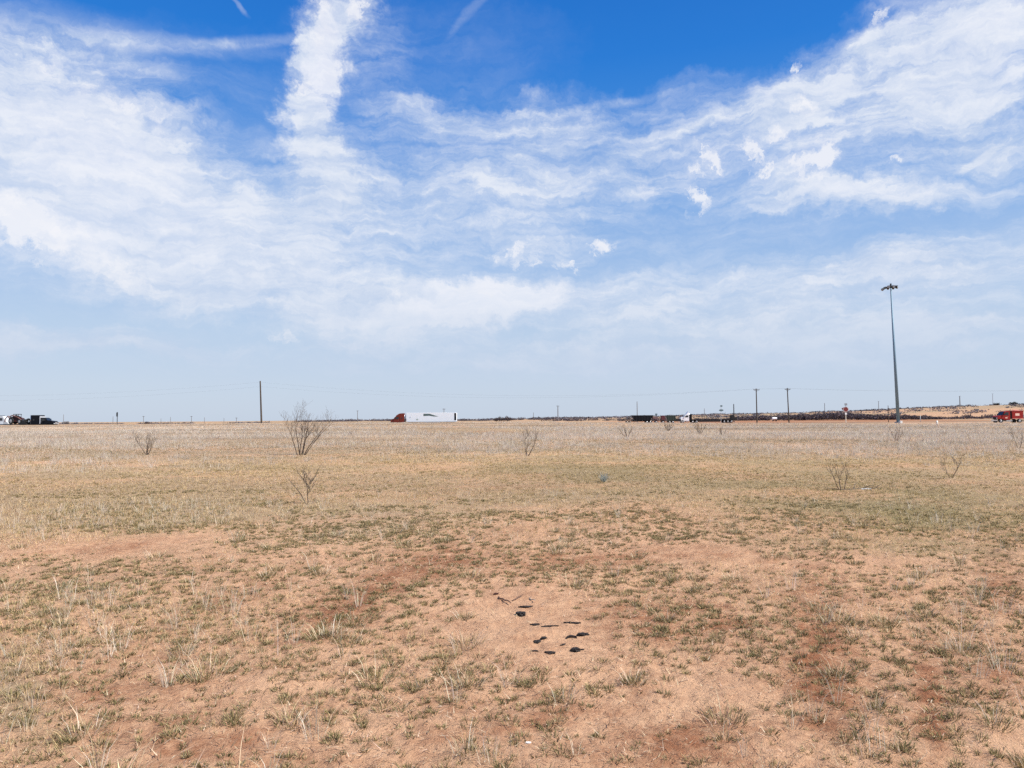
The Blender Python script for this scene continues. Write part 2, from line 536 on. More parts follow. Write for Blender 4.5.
# 3 golden short grass, middle distance
g = Bag()
n = 1100000
tx, ty, r = scatter(n, 5, 120, .05)
px, py = proj(tx, ty, height(tx, ty))
cov = fbm(tx * .5, ty * .5, 6, 4)
dens = sst(4, 17, r) * .95 + 1.7 * (cov - .55) - .75 * blobs(px, py, BARE) - .5 * blobs(px, py, RED) + .5 * blobs(px, py, STRAW)
k = rng.random(n) < dens
tx, ty, r, px, py, cov = tx[k], ty[k], r[k], px[k], py[k], cov[k]; n = len(tx)
ol = np.clip(blobs(px, py, OLIVE) + 1.2 * (fbm(tx * .16, ty * .16, 10, 3) - .5), 0, 1)
c1 = palette(n, GOLD); c2 = palette(n, [(.50, .40, .18), (.60, .46, .23), (.40, .33, .15), (.68, .52, .28)])
cc = c1 * (1 - ol[:, None]) + c2 * ol[:, None]
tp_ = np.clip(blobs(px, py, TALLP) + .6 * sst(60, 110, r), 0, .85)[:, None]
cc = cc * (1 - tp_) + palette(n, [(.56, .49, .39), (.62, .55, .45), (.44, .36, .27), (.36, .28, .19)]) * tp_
big = fbm(tx * .08, ty * .25, 13, 3)
cc = cc * (.62 + .6 * big)[:, None]
h = (.035 + .05 * rng.random(n)) * (1 + .8 * (cov - .5))
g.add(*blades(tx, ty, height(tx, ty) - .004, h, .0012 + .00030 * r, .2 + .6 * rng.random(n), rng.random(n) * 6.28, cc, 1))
#gold = g.build('golden_grass', blade_mat('golden_blades', .4))
#tag(gold, 'short golden and olive grass cover across the middle of the field', 'grass', kind='stuff')

# 3b thin single stalks standing among the tufts nearby
n = 250000
tx, ty, r = scatter(n, 2.5, 17, .75)
px, py = proj(tx, ty, height(tx, ty))
cl = fbm(tx * 1.2, ty * 1.2, 3, 4)
dens = .42 + 3.0 * (cl - .52) - .45 * blobs(px, py, BARE) + .75 * blobs(px, py, STRAW)
k = rng.random(n) < dens
tx, ty, r, cl, px, py = tx[k], ty[k], r[k], cl[k], px[k], py[k]; n = len(tx)
cc = palette(n, DRY + GOLD + [(.34, .22, .13), (.26, .19, .12), (.24, .21, .12), (.30, .18, .11)], .2)
cc = cc * .95
st_ = np.clip(blobs(px, py, STRAW), 0, 1.2)
h = (.018 + .05 * rng.random(n) ** 2) * (1 + 1.1 * st_)
g.add(*blades(tx, ty, height(tx, ty) - .004, h, .0013 + .00016 * r, .15 + .8 * rng.random(n), rng.random(n) * 6.28, cc, 1))
gold = g.build('golden_grass', blade_mat('golden_blades', .4))
tag(gold, 'short golden and olive grass cover across the middle of the field', 'grass', kind='stuff')
# 4 tall pale grass towards the road
g = Bag()
n = 520000
tx, ty, r = scatter(n, 22, 212, .35)
px, py = proj(tx, ty, height(tx, ty))
dens = .03 + .12 * sst(40, 90, r) + .95 * blobs(px, py, TALLP) + .9 * (fbm(tx * .13, ty * .13, 11, 4) - .5) * sst(26, 60, r) - .8 * blobs(px, py, RED)
dens = dens * sst(24, 44, r) + .3 * sst(110, 160, r)
dens = np.where((ty > 150 + 30 * (1 - sst(40, 90, tx))) & (tx > 12), 0, dens)
dens = dens * (.35 + 1.2 * sst(.36, .62, fbm(tx * .045, ty * .09 + 4, 15, 4)))
k = rng.random(n) < dens
tx, ty, r = tx[k], ty[k], r[k]; n = len(tx)
cl = fbm(tx * .35, ty * .12, 14, 3)
cc = palette(n, PALE, .1) * (.50 + .45 * cl)[:, None] * (.62 + .62 * fbm(tx * .06, ty * .14, 12, 4))[:, None] * 1.2
cc = cc * (.60 + .50 * sst(.42, .58, fbm(tx * .025, ty * .11, 5, 4)))[:, None] * np.array([1.0, .95, .92])
h = (.08 + .24 * rng.random(n)) * (.5 + .8 * cl)
g.add(*blades(tx, ty, height(tx, ty) - .01, h, .002 + .00022 * r, .1 + .35 * rng.random(n), rng.random(n) * 6.28, cc, 1))
# ragged stands of taller bunch grass
tx, ty, r = scatter(60000, 24, 205, .45)
px, py = proj(tx, ty, height(tx, ty))
pn = fbm(tx * .07, ty * .11, 6, 4)
dens = .9 * blobs(px, py, TALLP) * sst(.36, .56, pn) + .45 * sst(.54, .66, pn) * sst(40, 70, r) + .25 * sst(120, 170, r) * sst(.4, .6, pn) - .8 * blobs(px, py, RED)
dens = np.where((ty > 145 + 30 * (1 - sst(40, 90, tx))) & (tx > 12), 0, dens)
k = rng.random(len(tx)) < dens
tx, ty, r, pn = tx[k], ty[k], r[k], pn[k]
sz = .10 + .22 * rng.random(len(tx))
tuft_blades(tx, ty, sz, np.full(len(tx), 28), (.14 + .26 * rng.random(len(tx))) * (1 - .45 * sst(90, 180, r)), .0013 + .00017 * r, [(.66, .59, .49), (.72, .65, .55), (.58, .50, .41), (.49, .41, .32), (.36, .29, .21), (.63, .57, .49)], g, segs=1, lean=(.05, .5))
tall = g.build('tall_pale_grass', blade_mat('pale_blades', .4))
tag(tall, 'tall bleached grey grass in bands below the horizon', 'tall grass', kind='stuff')

# ------------------------------------------------------------------ bare shrubs
M_TWIG = mat('grey_brown_twig', (.13, .10, .075), .9, var=.3, scale=8)
M_BARK = mat('dark_bark', (.085, .062, .048), .9, var=.35, scale=10, bump=.3)
M_BLEACH = mat('bleached_twig', (.24, .19, .14), .9, var=.3, scale=8)


def limb(rs, p, d, ln, r, wob=.25, seg=5, up=.1):
    pts = [p.copy()]; rad = [r]
    for i in range(seg):
        d = (d + Vector((rs.uniform(-wob, wob), rs.uniform(-wob, wob), rs.uniform(-wob, wob) * .5 + up))).normalized()
        p = p + d * (ln / seg); pts.append(p.copy()); rad.append(max(.0028, r * (1 - .78 * (i + 1) / seg)))
    return pts, rad


def shrub(px, py, h, spread, stems, label, seed, tl=.42, mt=None, mtw=None, depth=2, r0=.02, kids=6, lean=None, group='bare shrubs in the field', down=None):
    rs = random.Random(seed)
    x, y, z = gp(px, py)
    root = empty('bare_shrub', (x, y, z)); tag(root, label, 'shrub', group)
    mt = mt or M_BARK; mtw = mtw or M_TWIG
    tw = MB()
    for k in range(stems):
        a = 2 * math.pi * k / stems + rs.uniform(-.4, .4)
        s = spread / h * rs.uniform(.35, .8)
        d = Vector((math.cos(a) * s, math.sin(a) * s * .8, 1))
        if lean and k < len(lean): d = Vector(lean[k])
        d.normalize()
        hh = h * rs.uniform(.62, .85)
        pts, rad = limb(rs, Vector(((d.x * .32 if lean else math.cos(a) * .05) * h * .5, math.sin(a) * .05 * h * .5, -.03)), d, hh, r0 * rs.uniform(.7, 1.1), .16, 7, .05)
        m = MB(); m.tube(pts, rad, 6); m.build('stem', mt, root, smooth=True)

        def grow(pts, rad, lv, n):
            for i in range(n):
                t = rs.uniform(.28, 1.0) if lv else rs.uniform(.3, .98)
                q = t * (len(pts) - 1); i0 = min(int(q), len(pts) - 2); f = q - i0
                p = pts[i0].lerp(pts[i0 + 1], f); dd = (pts[i0 + 1] - pts[i0]).normalized()
                side = Vector((rs.uniform(-1, 1), rs.uniform(-1, 1), rs.uniform(-.15, .6))).normalized()
                nd = (dd * .75 + side * .75).normalized()
                ln = hh * (tl if lv == 0 else tl * .5) * rs.uniform(.6, 1.25) * (1.15 - .4 * t)
                pp, rd = limb(rs, p, nd, ln, max(.0018, rad[i0] * .55), .3, 5, .14)
                tw.tube(pp, rd, 4)
                if lv + 1 < depth: grow(pp, rd, lv + 1, max(2, n - 2))
        grow(pts, rad, 0, kids)
    for seg_ in (down or []):
        tw.tube([Vector(p) for p in seg_[0]], seg_[1], 5)
    tw.build('twigs', mtw, root)
    return root


shrub(300, 455, 2.45, 2.0, 7, 'large bare many-stemmed shrub left of the red truck, twigs rising above the horizon', 3, r0=.025, tl=.36, kids=6, depth=3, lean=[(.5, 0, 1), (.28, .3, 1), (.1, .2, 1), (-.05, -.1, 1), (-.32, .1, 1), (.72, 0, 1), (.0, .3, 1)])
shrub(307, 504, .80, .55, 1, 'small bare forked shrub with pale twigs, standing nearest in front of the large many-stemmed shrub', 8, r0=.013, kids=6, depth=3, mtw=M_TWIG, lean=[(.16, 0, 1)],
      down=[([(-.02, 0, 0), (-.12, .02, .18), (-.26, 0, .36), (-.38, 0, .5)], [.009, .008, .006, .003]), ([(0.05, 0, .31), (-.06, .03, .44), (-.18, .0, .6), (-.22, 0, .76)], [.01, .008, .005, .002]), ([(0.07, 0, .42), (.16, .03, .54), (.22, .0, .68), (.3, 0, .8)], [.009, .007, .004, .002])])
shrub(147, 455, 1.15, 1.3, 4, 'bare brown shrub in the pale grass at left, right of the black truck', 21, mt=M_TWIG, mtw=M_TWIG, r0=.026, kids=5, depth=3)
shrub(527, 456, 1.3, 1.5, 3, 'thin bare shrub mid field, below and left of the slim grey utility pole', 13, r0=.02, tl=.5, kids=5, depth=3, mtw=M_TWIG)
shrub(842, 490, .72, .8, 3, 'bare shrub with broken branch at its foot beside white litter', 17, r0=.013, tl=.6, kids=4, depth=2, mt=M_TWIG, mtw=M_TWIG, lean=[(-.5, 0, 1), (.45, .1, 1), (-.15, .2, 1)],
      down=[([(.0, 0, .0), (.22, -.03, .02), (.45, .02, .03), (.72, 0, .04), (.86, .02, .12)], [.022, .02, .016, .01, .004]), ([(-.0, 0, .0), (-.22, .04, .02), (-.34, 0, .05)], [.016, .012, .004]),
            ([(.45, .02, .03), (.56, -.1, .10), (.68, -.14, .09)], [.012, .008, .003]), ([(.25, 0, .03), (.33, .12, .10), (.45, .2, .16)], [.01, .007, .003])])
shrub(951, 478, .78, .9, 2, 'faint pale bare shrub below the white marker post, right of the white litter', 31, r0=.011, tl=.6, kids=6, depth=2, mt=M_TWIG, mtw=M_BLEACH)
shrub(1019, 449, 1.05, .8, 2, 'thin dark bare shrub at the right edge, below the red truck', 37, r0=.014, kids=6, depth=2)
shrub(627, 438, 1.2, 1.4, 5, 'low twiggy shrub in front of the black dump trailer', 41, r0=.03, kids=5, depth=2, mt=M_TWIG)
shrub(668, 431, 1.3, 2.0, 6, 'dark low shrub clump in front of the green box trailer', 43, r0=.04, kids=6, depth=2)
shrub(700, 434, 1.5, 1.9, 5, 'wide brown twiggy shrub in front of the white truck and its flatbed', 47, r0=.035, kids=5, depth=2, mt=M_TWIG)
shrub(722, 436, .9, 1.0, 4, 'small brown shrub below the two-panel sign', 53, r0=.025, kids=5, depth=2, mt=M_TWIG)
shrub(897, 441, .9, .9, 5, 'reddish brown shrub in the pale grass below the high mast light', 59, r0=.024, kids=5, depth=2, mt=mat('red_twig', (.16, .08, .055), .9, var=.3))
shrub(748, 452, .55, .5, 2, 'thin slanting twig of a shrub below the left crossarm pole', 61, r0=.012, kids=3, depth=1, lean=[(.5, 0, 1), (.2, 0, 1)])
x, y, z = gp(604, 482)
gm = MB(); rs = random.Random(5)
for i in range(90):
    a = rs.uniform(0, 6.28); d = Vector((math.cos(a) * rs.uniform(.1, 1.0), math.sin(a) * rs.uniform(.1, 1.0), 1)).normalized()
    pts, rad = limb(rs, Vector((rs.uniform(-.05, .05), rs.uniform(-.05, .05), -.01)), d, rs.uniform(.12, .28), .004, .3, 4)
    gm.tube(pts, rad, 3)
tag(gm.build('weed', mat('silver_weed', (.42, .44, .38), .9), loc=(x, y, z)), 'small silvery grey weed alone in the short grass, mid field', 'weed')

# ------------------------------------------------------------------ burnt scraps and sticks in the foreground
M_CHAR = mat('charred', (.032, .028, .027), .9, var=.7, scale=60, spec=.1, bump=1.0)
M_STICK = mat('brown_stick', (.12, .07, .05), .85, var=.3, scale=20, bump=.3)
M_PSTICK = mat('pale_stick', (.45, .36, .27), .85, var=.2, scale=20)


def chunk(px, py, l, w, h, rz, seed, label, m=None, name='charred_wood', cat='charred wood', bend=0.0, group='burnt scraps on the bare sand'):
    rs = random.Random(seed)
    bm = bmesh.new(); bmesh.ops.create_icosphere(bm, subdivisions=4, radius=1)
    off = Vector((rs.uniform(0, 50), rs.uniform(0, 50), 0))
    from mathutils import noise as mn
    for v in bm.verts:
        n = mn.noise(v.co * 1.3 + off) * .8 + mn.noise(v.co * 3.2 + off) * .45 + mn.noise(v.co * 7 + off) * .2
        c = v.co * (1 + n)
        c.x = max(-1.1, min(1.1, c.x)); c.z = max(-.5, min(.55, c.z))
        bend_y = bend * (c.x ** 2)
        v.co = Vector((c.x * l / 2, (c.y * w * .8 / 2) * (1 - .35 * abs(c.x)) + bend_y * l, c.z * h / 2))
    me = bpy.data.meshes.new(name); bm.to_mesh(me); bm.free(); me.materials.append(m or M_CHAR)
    o = bpy.data.objects.new(name, me); COL.objects.link(o)
    x, y, z = gp(px, py)
    o.location = (x, y, z + h * .06); o.rotation_euler = (rs.uniform(-.1, .1), rs.uniform(-.08, .08), rz)
    return tag(o, label, cat, group)


def stick(pA, pB, r, seed, label, m=None, lift=.02, forks=1):
    rs = random.Random(seed)
    a = Vector(gp(*pA)); b = Vector(gp(*pB)); o0 = a.copy()
    pts = []; n = 6
    for i in range(n + 1):
        t = i / n; p = a.lerp(b, t) - o0
        p.z = hz1(p.x + o0.x, p.y + o0.y) - o0.z + r * .8 + lift * t
        p += Vector((rs.uniform(-1, 1), rs.uniform(-1, 1), 0)) * .008
        pts.append(p)
    mb = MB(); mb.tube(pts, [r * (1 - .5 * i / n) for i in range(n + 1)], 6)
    for k in range(forks):
        q = pts[3 + k]; d = (pts[4] - pts[3]).normalized(); s = Vector((-d.y, d.x, .4)) * (1 if k % 2 else -1)
        mb.tube([q, q + d * .03 + s * .02, q + d * .06 + s * .05], [r * .6, r * .4, r * .2], 5)
    o = mb.build('stick', m or M_STICK, loc=o0)
    return tag(o, label, 'stick', 'sticks beside the burnt scraps')


chunk(496, 594.5, .045, .04, .04, .3, 1, 'dark red-brown knob at the upper left end of the leaning stick', mat('redbrown_wood', (.07, .03, .022), .9), 'wood_knot', 'wood knot')
stick((498, 598), (511, 606), .008, 2, 'longest brown stick, sloping down to the right above the burnt scraps')
stick((513, 601.5), (523, 596.5), .0065, 3, 'thin brown stick rising to the right above the bent black scrap', forks=0)
stick((530, 598.5), (535.5, 603), .006, 4, 'short pale stick right of the two brown sticks', M_PSTICK, forks=0)
chunk(526, 607.5, .115, .04, .035, .15, 5, 'bent black scrap topmost in the burnt group, touching the piece below it', bend=.12)
chunk(521.5, 615.5, .06, .10, .075, 1.1, 6, 'thick black scrap directly under the bent topmost scrap')
chunk(534.5, 625.5, .075, .045, .04, .1, 7, 'single black scrap left of the long thin charred strips')
chunk(549.5, 626.5, .13, .03, .025, .2, 8, 'left one of the two long thin charred strips', bend=-.03)
chunk(572, 623.3, .13, .032, .028, .12, 9, 'right one of the two long thin charred strips')
chunk(537, 642.5, .06, .05, .045, .7, 10, 'lower half of the broken black pair at the left of the burnt group')
chunk(543.5, 639, .062, .038, .04, .5, 11, 'upper half of the broken black pair at the left of the burnt group')
chunk(571, 637, .072, .035, .035, .1, 12, 'arched black scrap left of the largest oval one', bend=-.35)
chunk(583, 635, .088, .05, .04, .35, 13, 'largest oval black scrap at the right end of the burnt group')
chunk(563, 645, .055, .022, .022, .8, 14, 'small slanting black sliver under the arched scrap')
chunk(575.5, 650.5, .068, .062, .05, .2, 15, 'rounded black lump, lowest on the right of the burnt group')
chunk(582, 650, .03, .022, .02, .2, 16, 'tiny black crumb right beside the rounded lump')
chunk(534.5, 651.5, .052, .02, .02, .1, 17, 'thin flat black flake, lowest on the left of the burnt group')
chunk(549.5, 653.5, .07, .045, .035, -.3, 18, 'black wedge-shaped scrap at the bottom middle of the burnt group')
chunk(866, 489.5, .20, .10, .07, .1, 19, 'crumpled white litter beside the broken branch', mat('white_plastic', (.8, .8, .78), .5), 'plastic_litter', 'litter', group='pieces of litter')
chunk(528, 743, .030, .02, .012, .1, 20, 'tiny white scrap of litter in the nearest soil', mat('white_plastic', (.8, .8, .78), .5), 'plastic_litter', 'litter', group='pieces of litter')

# ------------------------------------------------------------------ poles, lights, signs
M_POLE = mat('weathered_pole_wood', (.075, .058, .045), .9, var=.3, scale=2)
M_GREYP = mat('grey_pole_wood', (.17, .16, .155), .9, var=.2, scale=2)
M_GALV = mat('galvanised_steel', (.17, .26, .33), .6, .2, var=.1, scale=1)
M_DKMET = mat('dark_steel', (.05, .055, .06), .6, .3)
M_CER = mat('brown_ceramic', (.10, .06, .045), .3)
M_WOODX = mat('crossarm_wood', (.09, .07, .055), .9)


def upole(px, D, ptop, label, r=.15, arms=1, m=None, lean=0.0, group='wooden utility poles', px_top=None, armlen=2.4):
    x, y, z = at(px, D)
    top = ztop(px, ptop, D) - z
    dt_ = ray(px if px_top is None else px_top, ptop); dx = (dt_[0] / dt_[1] * D - x) if px_top is not None else 0.0
    root = empty('utility_pole', (x, y, z)); tag(root, label, 'utility pole', group)
    m = m or M_POLE
    MB().cyl((0, 0, -.3), (dx, 0, top), r, r * .68, 12).build('pole', m, root, smooth=False)
    for k in range(arms):
        zz = top - .35 - k * .9
        ax = dx * zz / top
        arm = MB().box((ax, -.16, zz), (armlen - .5 * k, .1, .12)).build('crossarm', M_WOODX, root, bevel=.01)
        for s in (-1, -.45, .45, 1):
            xx = ax + s * (armlen - .5 * k) * .46
            MB().cyl((xx, -.16, zz + .06), (xx, -.16, zz + .24), .045, .03, 8).build('insulator', M_CER, arm)
        br = MB(); br.cyl((ax - .5, -.16, zz - .02), (ax, -.1, zz - .5), .02, None, 6); br.cyl((ax + .5, -.16, zz - .02), (ax, -.1, zz - .5), .02, None, 6)
        br.build('brace', M_DKMET, root)
    return root, (x + dx, y, z + top)


_, P261 = upole(261.6, 200, 381, 'thick dark utility pole without crossarm, tallest on the left half', r=.25, arms=0, px_top=260.2)
tr = MB(); tr.cyl((P261[0] + .0, P261[1] - .1, 0), (P261[0], P261[1] - .1, .5), .16, None, 10)
_, P757 = upole(757, 184, 388.5, 'left one of the two tall utility poles with crossarms', r=.16, px_top=756.2, armlen=1.5)
_, P789 = upole(789, 184, 388, 'right one of the two tall utility poles with crossarms', r=.16, px_top=787.3, armlen=1.4)
upole(558, 460, 405.5, 'slim grey utility pole in the middle, between the round bushes and the dump trailer', r=.32, arms=1, m=M_GREYP, armlen=2.2)
upole(637.3, 300, 401.5, 'plain grey pole rising behind the black dump trailer', r=.17, arms=0, m=M_GREYP)
upole(734, 285, 404, 'grey pole at the tail of the empty flatbed', r=.22, arms=0, m=M_DKMET)
upole(888.5, 175, 405.5, 'short dark pole just left of the high mast light', r=.09, arms=0)
upole(960.5, 1150, 396, 'darker of the two tall poles on the ridge above the red truck', r=.75, arms=1, m=M_GREYP, armlen=5)
upole(993.5, 1250, 393.5, 'paler of the two tall poles on the ridge, right above the red truck', r=.45, arms=1, m=mat('pale_pole', (.34, .35, .38), .8), armlen=4)
upole(879, 1000, 401, 'thin pole on the ridge left of the high mast light', r=.4, arms=1, m=M_GREYP, armlen=3)
upole(825, 900, 403, 'thin far pole behind the dark thicket, left of the red sign', r=.38, arms=0, m=M_GREYP)
upole(704.5, 700, 408.5, 'faint short pole above the empty flatbed', r=.28, arms=0, m=M_GREYP)
upole(533.5, 900, 412.5, 'faint short pole between the round bushes and the slim grey pole', r=.34, arms=0, m=M_GREYP)
upole(357.5, 620, 410.5, 'far pole left of the red truck cab', r=.26, arms=1, m=M_GREYP, armlen=2)
upole(444, 420, 408.5, 'far pole whose top shows above the white trailer', r=.22, arms=1, m=M_GREYP, armlen=1.8)
for i, (px, pt, D, lb) in enumerate([(143.5, 416, 520, 'far pole nearest to the brown shrub at left'), (113, 416.5, 520, 'faint far pole just left of the small dark sign'), (161, 418.5, 620, 'stubby far pole right of the brown shrub at left'),
                                     (170.5, 417, 600, 'far pole second to the right of the brown shrub at left'), (191.5, 416, 540, 'clearest far pole halfway between the brown shrub and the thick dark pole'),
                                     (204.5, 417.5, 600, 'far pole just right of the clearest far pole'), (224, 418, 620, 'faint far pole third left of the thick dark pole'), (236.5, 417.5, 560, 'far pole next left of the thick dark pole'),
                                     (63.5, 414.5, 560, 'faint far pole just right of the black truck')]):
    upole(px, D, pt, lb, r=.2, arms=1 if i in (0, 4, 7) else 0, m=M_GREYP, group='far poles along the left horizon', armlen=1.8)

# overhead wires
M_WIRE = mat('wire', (.10, .105, .11), .6)


def wire(a, b, sag, label, name='power_line'):
    a = Vector(a); b = Vector(b); n = 40; pts = []
    for i in range(n + 1):
        t = i / n; p = a.lerp(b, t); p.z -= sag * 4 * t * (1 - t); pts.append(p - a)
    o = MB().tube(pts, .008, 4).build(name, M_WIRE, loc=a)
    return tag(o, label, 'power line', 'overhead wires')


off_l = (P261[0] - 150, 212, P261[2] - .4); off_r = (P789[0] + 95, 190, P789[2] + .2)
wire((P261[0], P261[1], P261[2] - .3), off_l, 3.0, 'upper wire running left from the thick dark pole')
wire((P261[0], P261[1], P261[2] - 1.5), (off_l[0], off_l[1], off_l[2] - 1.5), 3.0, 'lower wire running left from the thick dark pole')
wire((P261[0], P261[1], P261[2] - .3), (P757[0] - .5, P757[1] - .16, P757[2] - .1), 2.6, 'upper wire between the thick dark pole and the left crossarm pole')
wire((P261[0], P261[1], P261[2] - 1.5), (P757[0] + .3, P757[1] - .16, P757[2] - .1), 2.6, 'lower wire between the thick dark pole and the left crossarm pole')
for s, lb in ((-.6, 'left'), (.6, 'right')):
    wire((P757[0] + s, P757[1] - .16, P757[2] - .1), (P789[0] + s, P789[1] - .16, P789[2] - .1), .05, 'wire on the %s arm ends between the two crossarm poles' % lb)
    wire((P789[0] + s, P789[1] - .16, P789[2] - .1), (off_r[0], off_r[1] + s, off_r[2]), 1.0, 'wire from the %s arm end of the right crossarm pole to the right edge' % lb)

# high mast light
x, y, z = at(898.3, 160)
hm = empty('high_mast_light', (x, y, z)); tag(hm, 'very tall tapered steel mast with a ring of floodlights, right side of the field', 'light mast')
topz = ztop(890.3, 287, 160) - z; dt_ = ray(890.8, 287); tx_ = dt_[0] / dt_[1] * 160 - x
ab = Vector((tx_, 0, topz))
M_CONC = mat('concrete', (.42, .40, .37), .9, bump=.2)
MB().cyl((0, 0, -.2), (0, 0, .25), .75, .72, 20).build('footing', M_CONC, hm)
MB().cyl((0, 0, .25), (0, 0, .32), .58, None, 16).build('base_plate', M_GALV, hm)
MB().cyl((0, 0, .32), ab, .37, .14, 14).build('mast', M_GALV, hm, smooth=True)
MB().cyl(ab - Vector((0, 0, .1)), ab + Vector((0, 0, .75)), .26, .16, 12).build('head_cap', M_DKMET, hm)
ring = MB()
for k in range(24):
    a0, a1 = 2 * math.pi * k / 24, 2 * math.pi * (k + 1) / 24
    ring.cyl(ab + Vector((math.cos(a0) * .75, math.sin(a0) * .75, .05)), ab + Vector((math.cos(a1) * .75, math.sin(a1) * .75, .05)), .06, None, 6)
for k in range(4):
    a0 = math.pi / 2 * k + .4
    ring.cyl(ab + Vector((0, 0, .15)), ab + Vector((math.cos(a0) * .75, math.sin(a0) * .75, .05)), .05, None, 6)
ring.build('lamp_ring', M_DKMET, hm)
for k in range(8):
    a0 = 2 * math.pi * k / 8
    q_ = 1.95 if k == 4 else 1.42
    c = ab + Vector((math.cos(a0) * (q_ - .6), math.sin(a0) * .8, -.0 if k != 4 else -.28))
    e = ab + Vector((math.cos(a0) * q_, math.sin(a0) * 1.3, -.12 if k != 4 else -.62))
    lm = MB().cyl(c + Vector((0, 0, .05)), e, .2, .3, 10)
    lm.cyl(ab + Vector((math.cos(a0) * .75, math.sin(a0) * .75, .05)), c, .06, None, 6)
    o = lm.build('floodlight', M_DKMET, hm)
    d = (e - c).normalized()
    MB().cyl(e, e + d * .06, .29, .26, 10).build('lens', mat('lamp_glass', (.3, .33, .36), .2), o)
x, y, z = at(900.8, 157)
cbx = empty('control_cabinet', (x, y, z)); tag(cbx, 'low white electrical cabinet at the foot of the high mast light', 'cabinet')
MB().box((0, 0, .28), (.5, .4, .56)).build('housing', mat('white_paint', (.75, .75, .72), .5), cbx, bevel=.02)
MB().box((0, -.21, .28), (.4, .02, .42)).build('door', mat('white_paint', (.75, .75, .72), .5), cbx)
MB().box((0, 0, .03), (.8, .7, .1)).build('plinth', M_CONC, cbx)

# marker posts
M_WPOST = mat('white_post_plastic', (.8, .79, .74), .5)
M_RPOST = mat('post_reflector', (.75, .62, .2), .4)


def marker(px, D, h, r, label):
    x, y, z = at(px, D)
    o = empty('marker_post', (x, y, z)); tag(o, label, 'marker post', 'white marker posts')
    MB().cyl((0, 0, -.1), (0, 0, h - .06), r, None, 12).build('post', M_WPOST, o, smooth=True)
    MB().cyl((0, 0, h - .06), (0, 0, h + .03), r * 1.02, r * .4, 12).build('post_cap', M_WPOST, o)
    MB().cyl((0, 0, h - .25), (0, 0, h - .18), r * 1.05, None, 12).build('reflector_band', M_RPOST, o)


marker(937, 130, .75, .15, 'stubby white marker post in the grass between the high mast light and the red truck')
marker(920.5, 235, 2.2, .06, 'thin tall white marker post against the dark thicket, right of the high mast light')

# red sign behind the dark thicket edge
M_RED_S = mat('sign_red', (.17, .035, .035), .5); M_WHT = mat('sign_white', (.8, .8, .8), .5); M_SBACK = mat('sign_grey', (.30, .33, .36), .5, .4)


def octo(r): return [(r * math.cos(math.pi / 8 + k * math.pi / 4), r * math.sin(math.pi / 8 + k * math.pi / 4)) for k in range(8)]


def textobj(s, size, m, parent, loc, name='lettering', rz=0.0):
    cu = bpy.data.curves.new(name, 'FONT'); cu.body = s; cu.size = size; cu.align_x = 'CENTER'; cu.align_y = 'CENTER'; cu.extrude = .004
    o = bpy.data.objects.new(name, cu); COL.objects.link(o); cu.materials.append(m)
    o.parent = parent; o.location = loc; o.rotation_euler = (math.pi / 2, 0, rz)
    return o


x, y, z = at(846, 172)
st = empty('road_sign', (x, y, z)); tag(st, 'red octagonal road sign with small plate above, left of the high mast light', 'road sign')
zc = ztop(846, 409.8, 172) - z
MB().box((0, .03, zc / 2 - .5), (.14, .1, zc)).build('post', mat('sign_post', (.66, .62, .52), .6), st)
zs = zc + .1
pl = MB(); pl.prism([(a, b + zs) for a, b in octo(.66)], -.09, -.03); pl.build('sign_panel', M_RED_S, st)
rm = MB()
oc = octo(.62); oi = octo(.57)
for k in range(8):
    j = (k + 1) % 8
    rm.prism([(oc[k][0], oc[k][1] + zs), (oc[j][0], oc[j][1] + zs), (oi[j][0], oi[j][1] + zs), (oi[k][0], oi[k][1] + zs)], -.095, -.089)
rm.build('sign_rim', M_WHT, st)
MB().box((-.55, -.02, zs + .2), (.75, .04, .42), Matrix.Rotation(R(-20), 3, 'Y')).build('warning_plate', mat('faded_red', (.16, .04, .04), .6), st)
MB().box((0.05, -.03, zs + 1.15), (.62, .04, .5)).build('top_plate', M_SBACK, st)
MB().cyl((0, .02, zs + .4), (0.02, .02, zs + 1.3), .04).build('extension', M_GALV, st)
MB().box((0, -.06, zs - 1.0), (.42, .04, .42)).build('lower_plate', M_WHT, st)

x, y, z = at(721.3, 190)
sg = empty('road_sign', (x, y, z)); tag(sg, 'grey sign, small panel above a wider one on thin pale post, beside the empty flatbed', 'road sign')
z1 = ztop(721, 410.3, 190) - z; z2 = ztop(721, 406, 190) - z
MB().cyl((-.1, 0, -.1), (0, 0, z2), .05, None, 8).build('post', mat('pale_post', (.55, .55, .56), .5), sg)
pr = [(math.cos(k * math.pi / 10) * .58, math.sin(k * math.pi / 10) * .26 + z1) for k in range(20)]
MB().prism(pr, -.1, -.05).build('wide_panel', mat('slate_panel', (.12, .17, .19), .5), sg)
pr = [(math.cos(k * math.pi / 10) * .32 + .05, math.sin(k * math.pi / 10) * .22 + z2) for k in range(20)]
MB().prism(pr, -.1, -.05).build('small_panel', mat('slate_panel', (.12, .17, .19), .5), sg)

x, y, z = at(117.2, 280)
sg = empty('road_sign', (x, y, z)); tag(sg, 'small dark sign on a thin post on the left horizon, right of the black truck', 'road sign')
zt = ztop(117, 412, 280) - z
MB().cyl((0, 0, -.1), (0, 0, zt), .13, None, 8).build('post', M_DKMET, sg)
MB().box((0, -.16, zt - .95), (.62, .05, 1.5)).build('panel', M_DKMET, sg, bevel=.03)

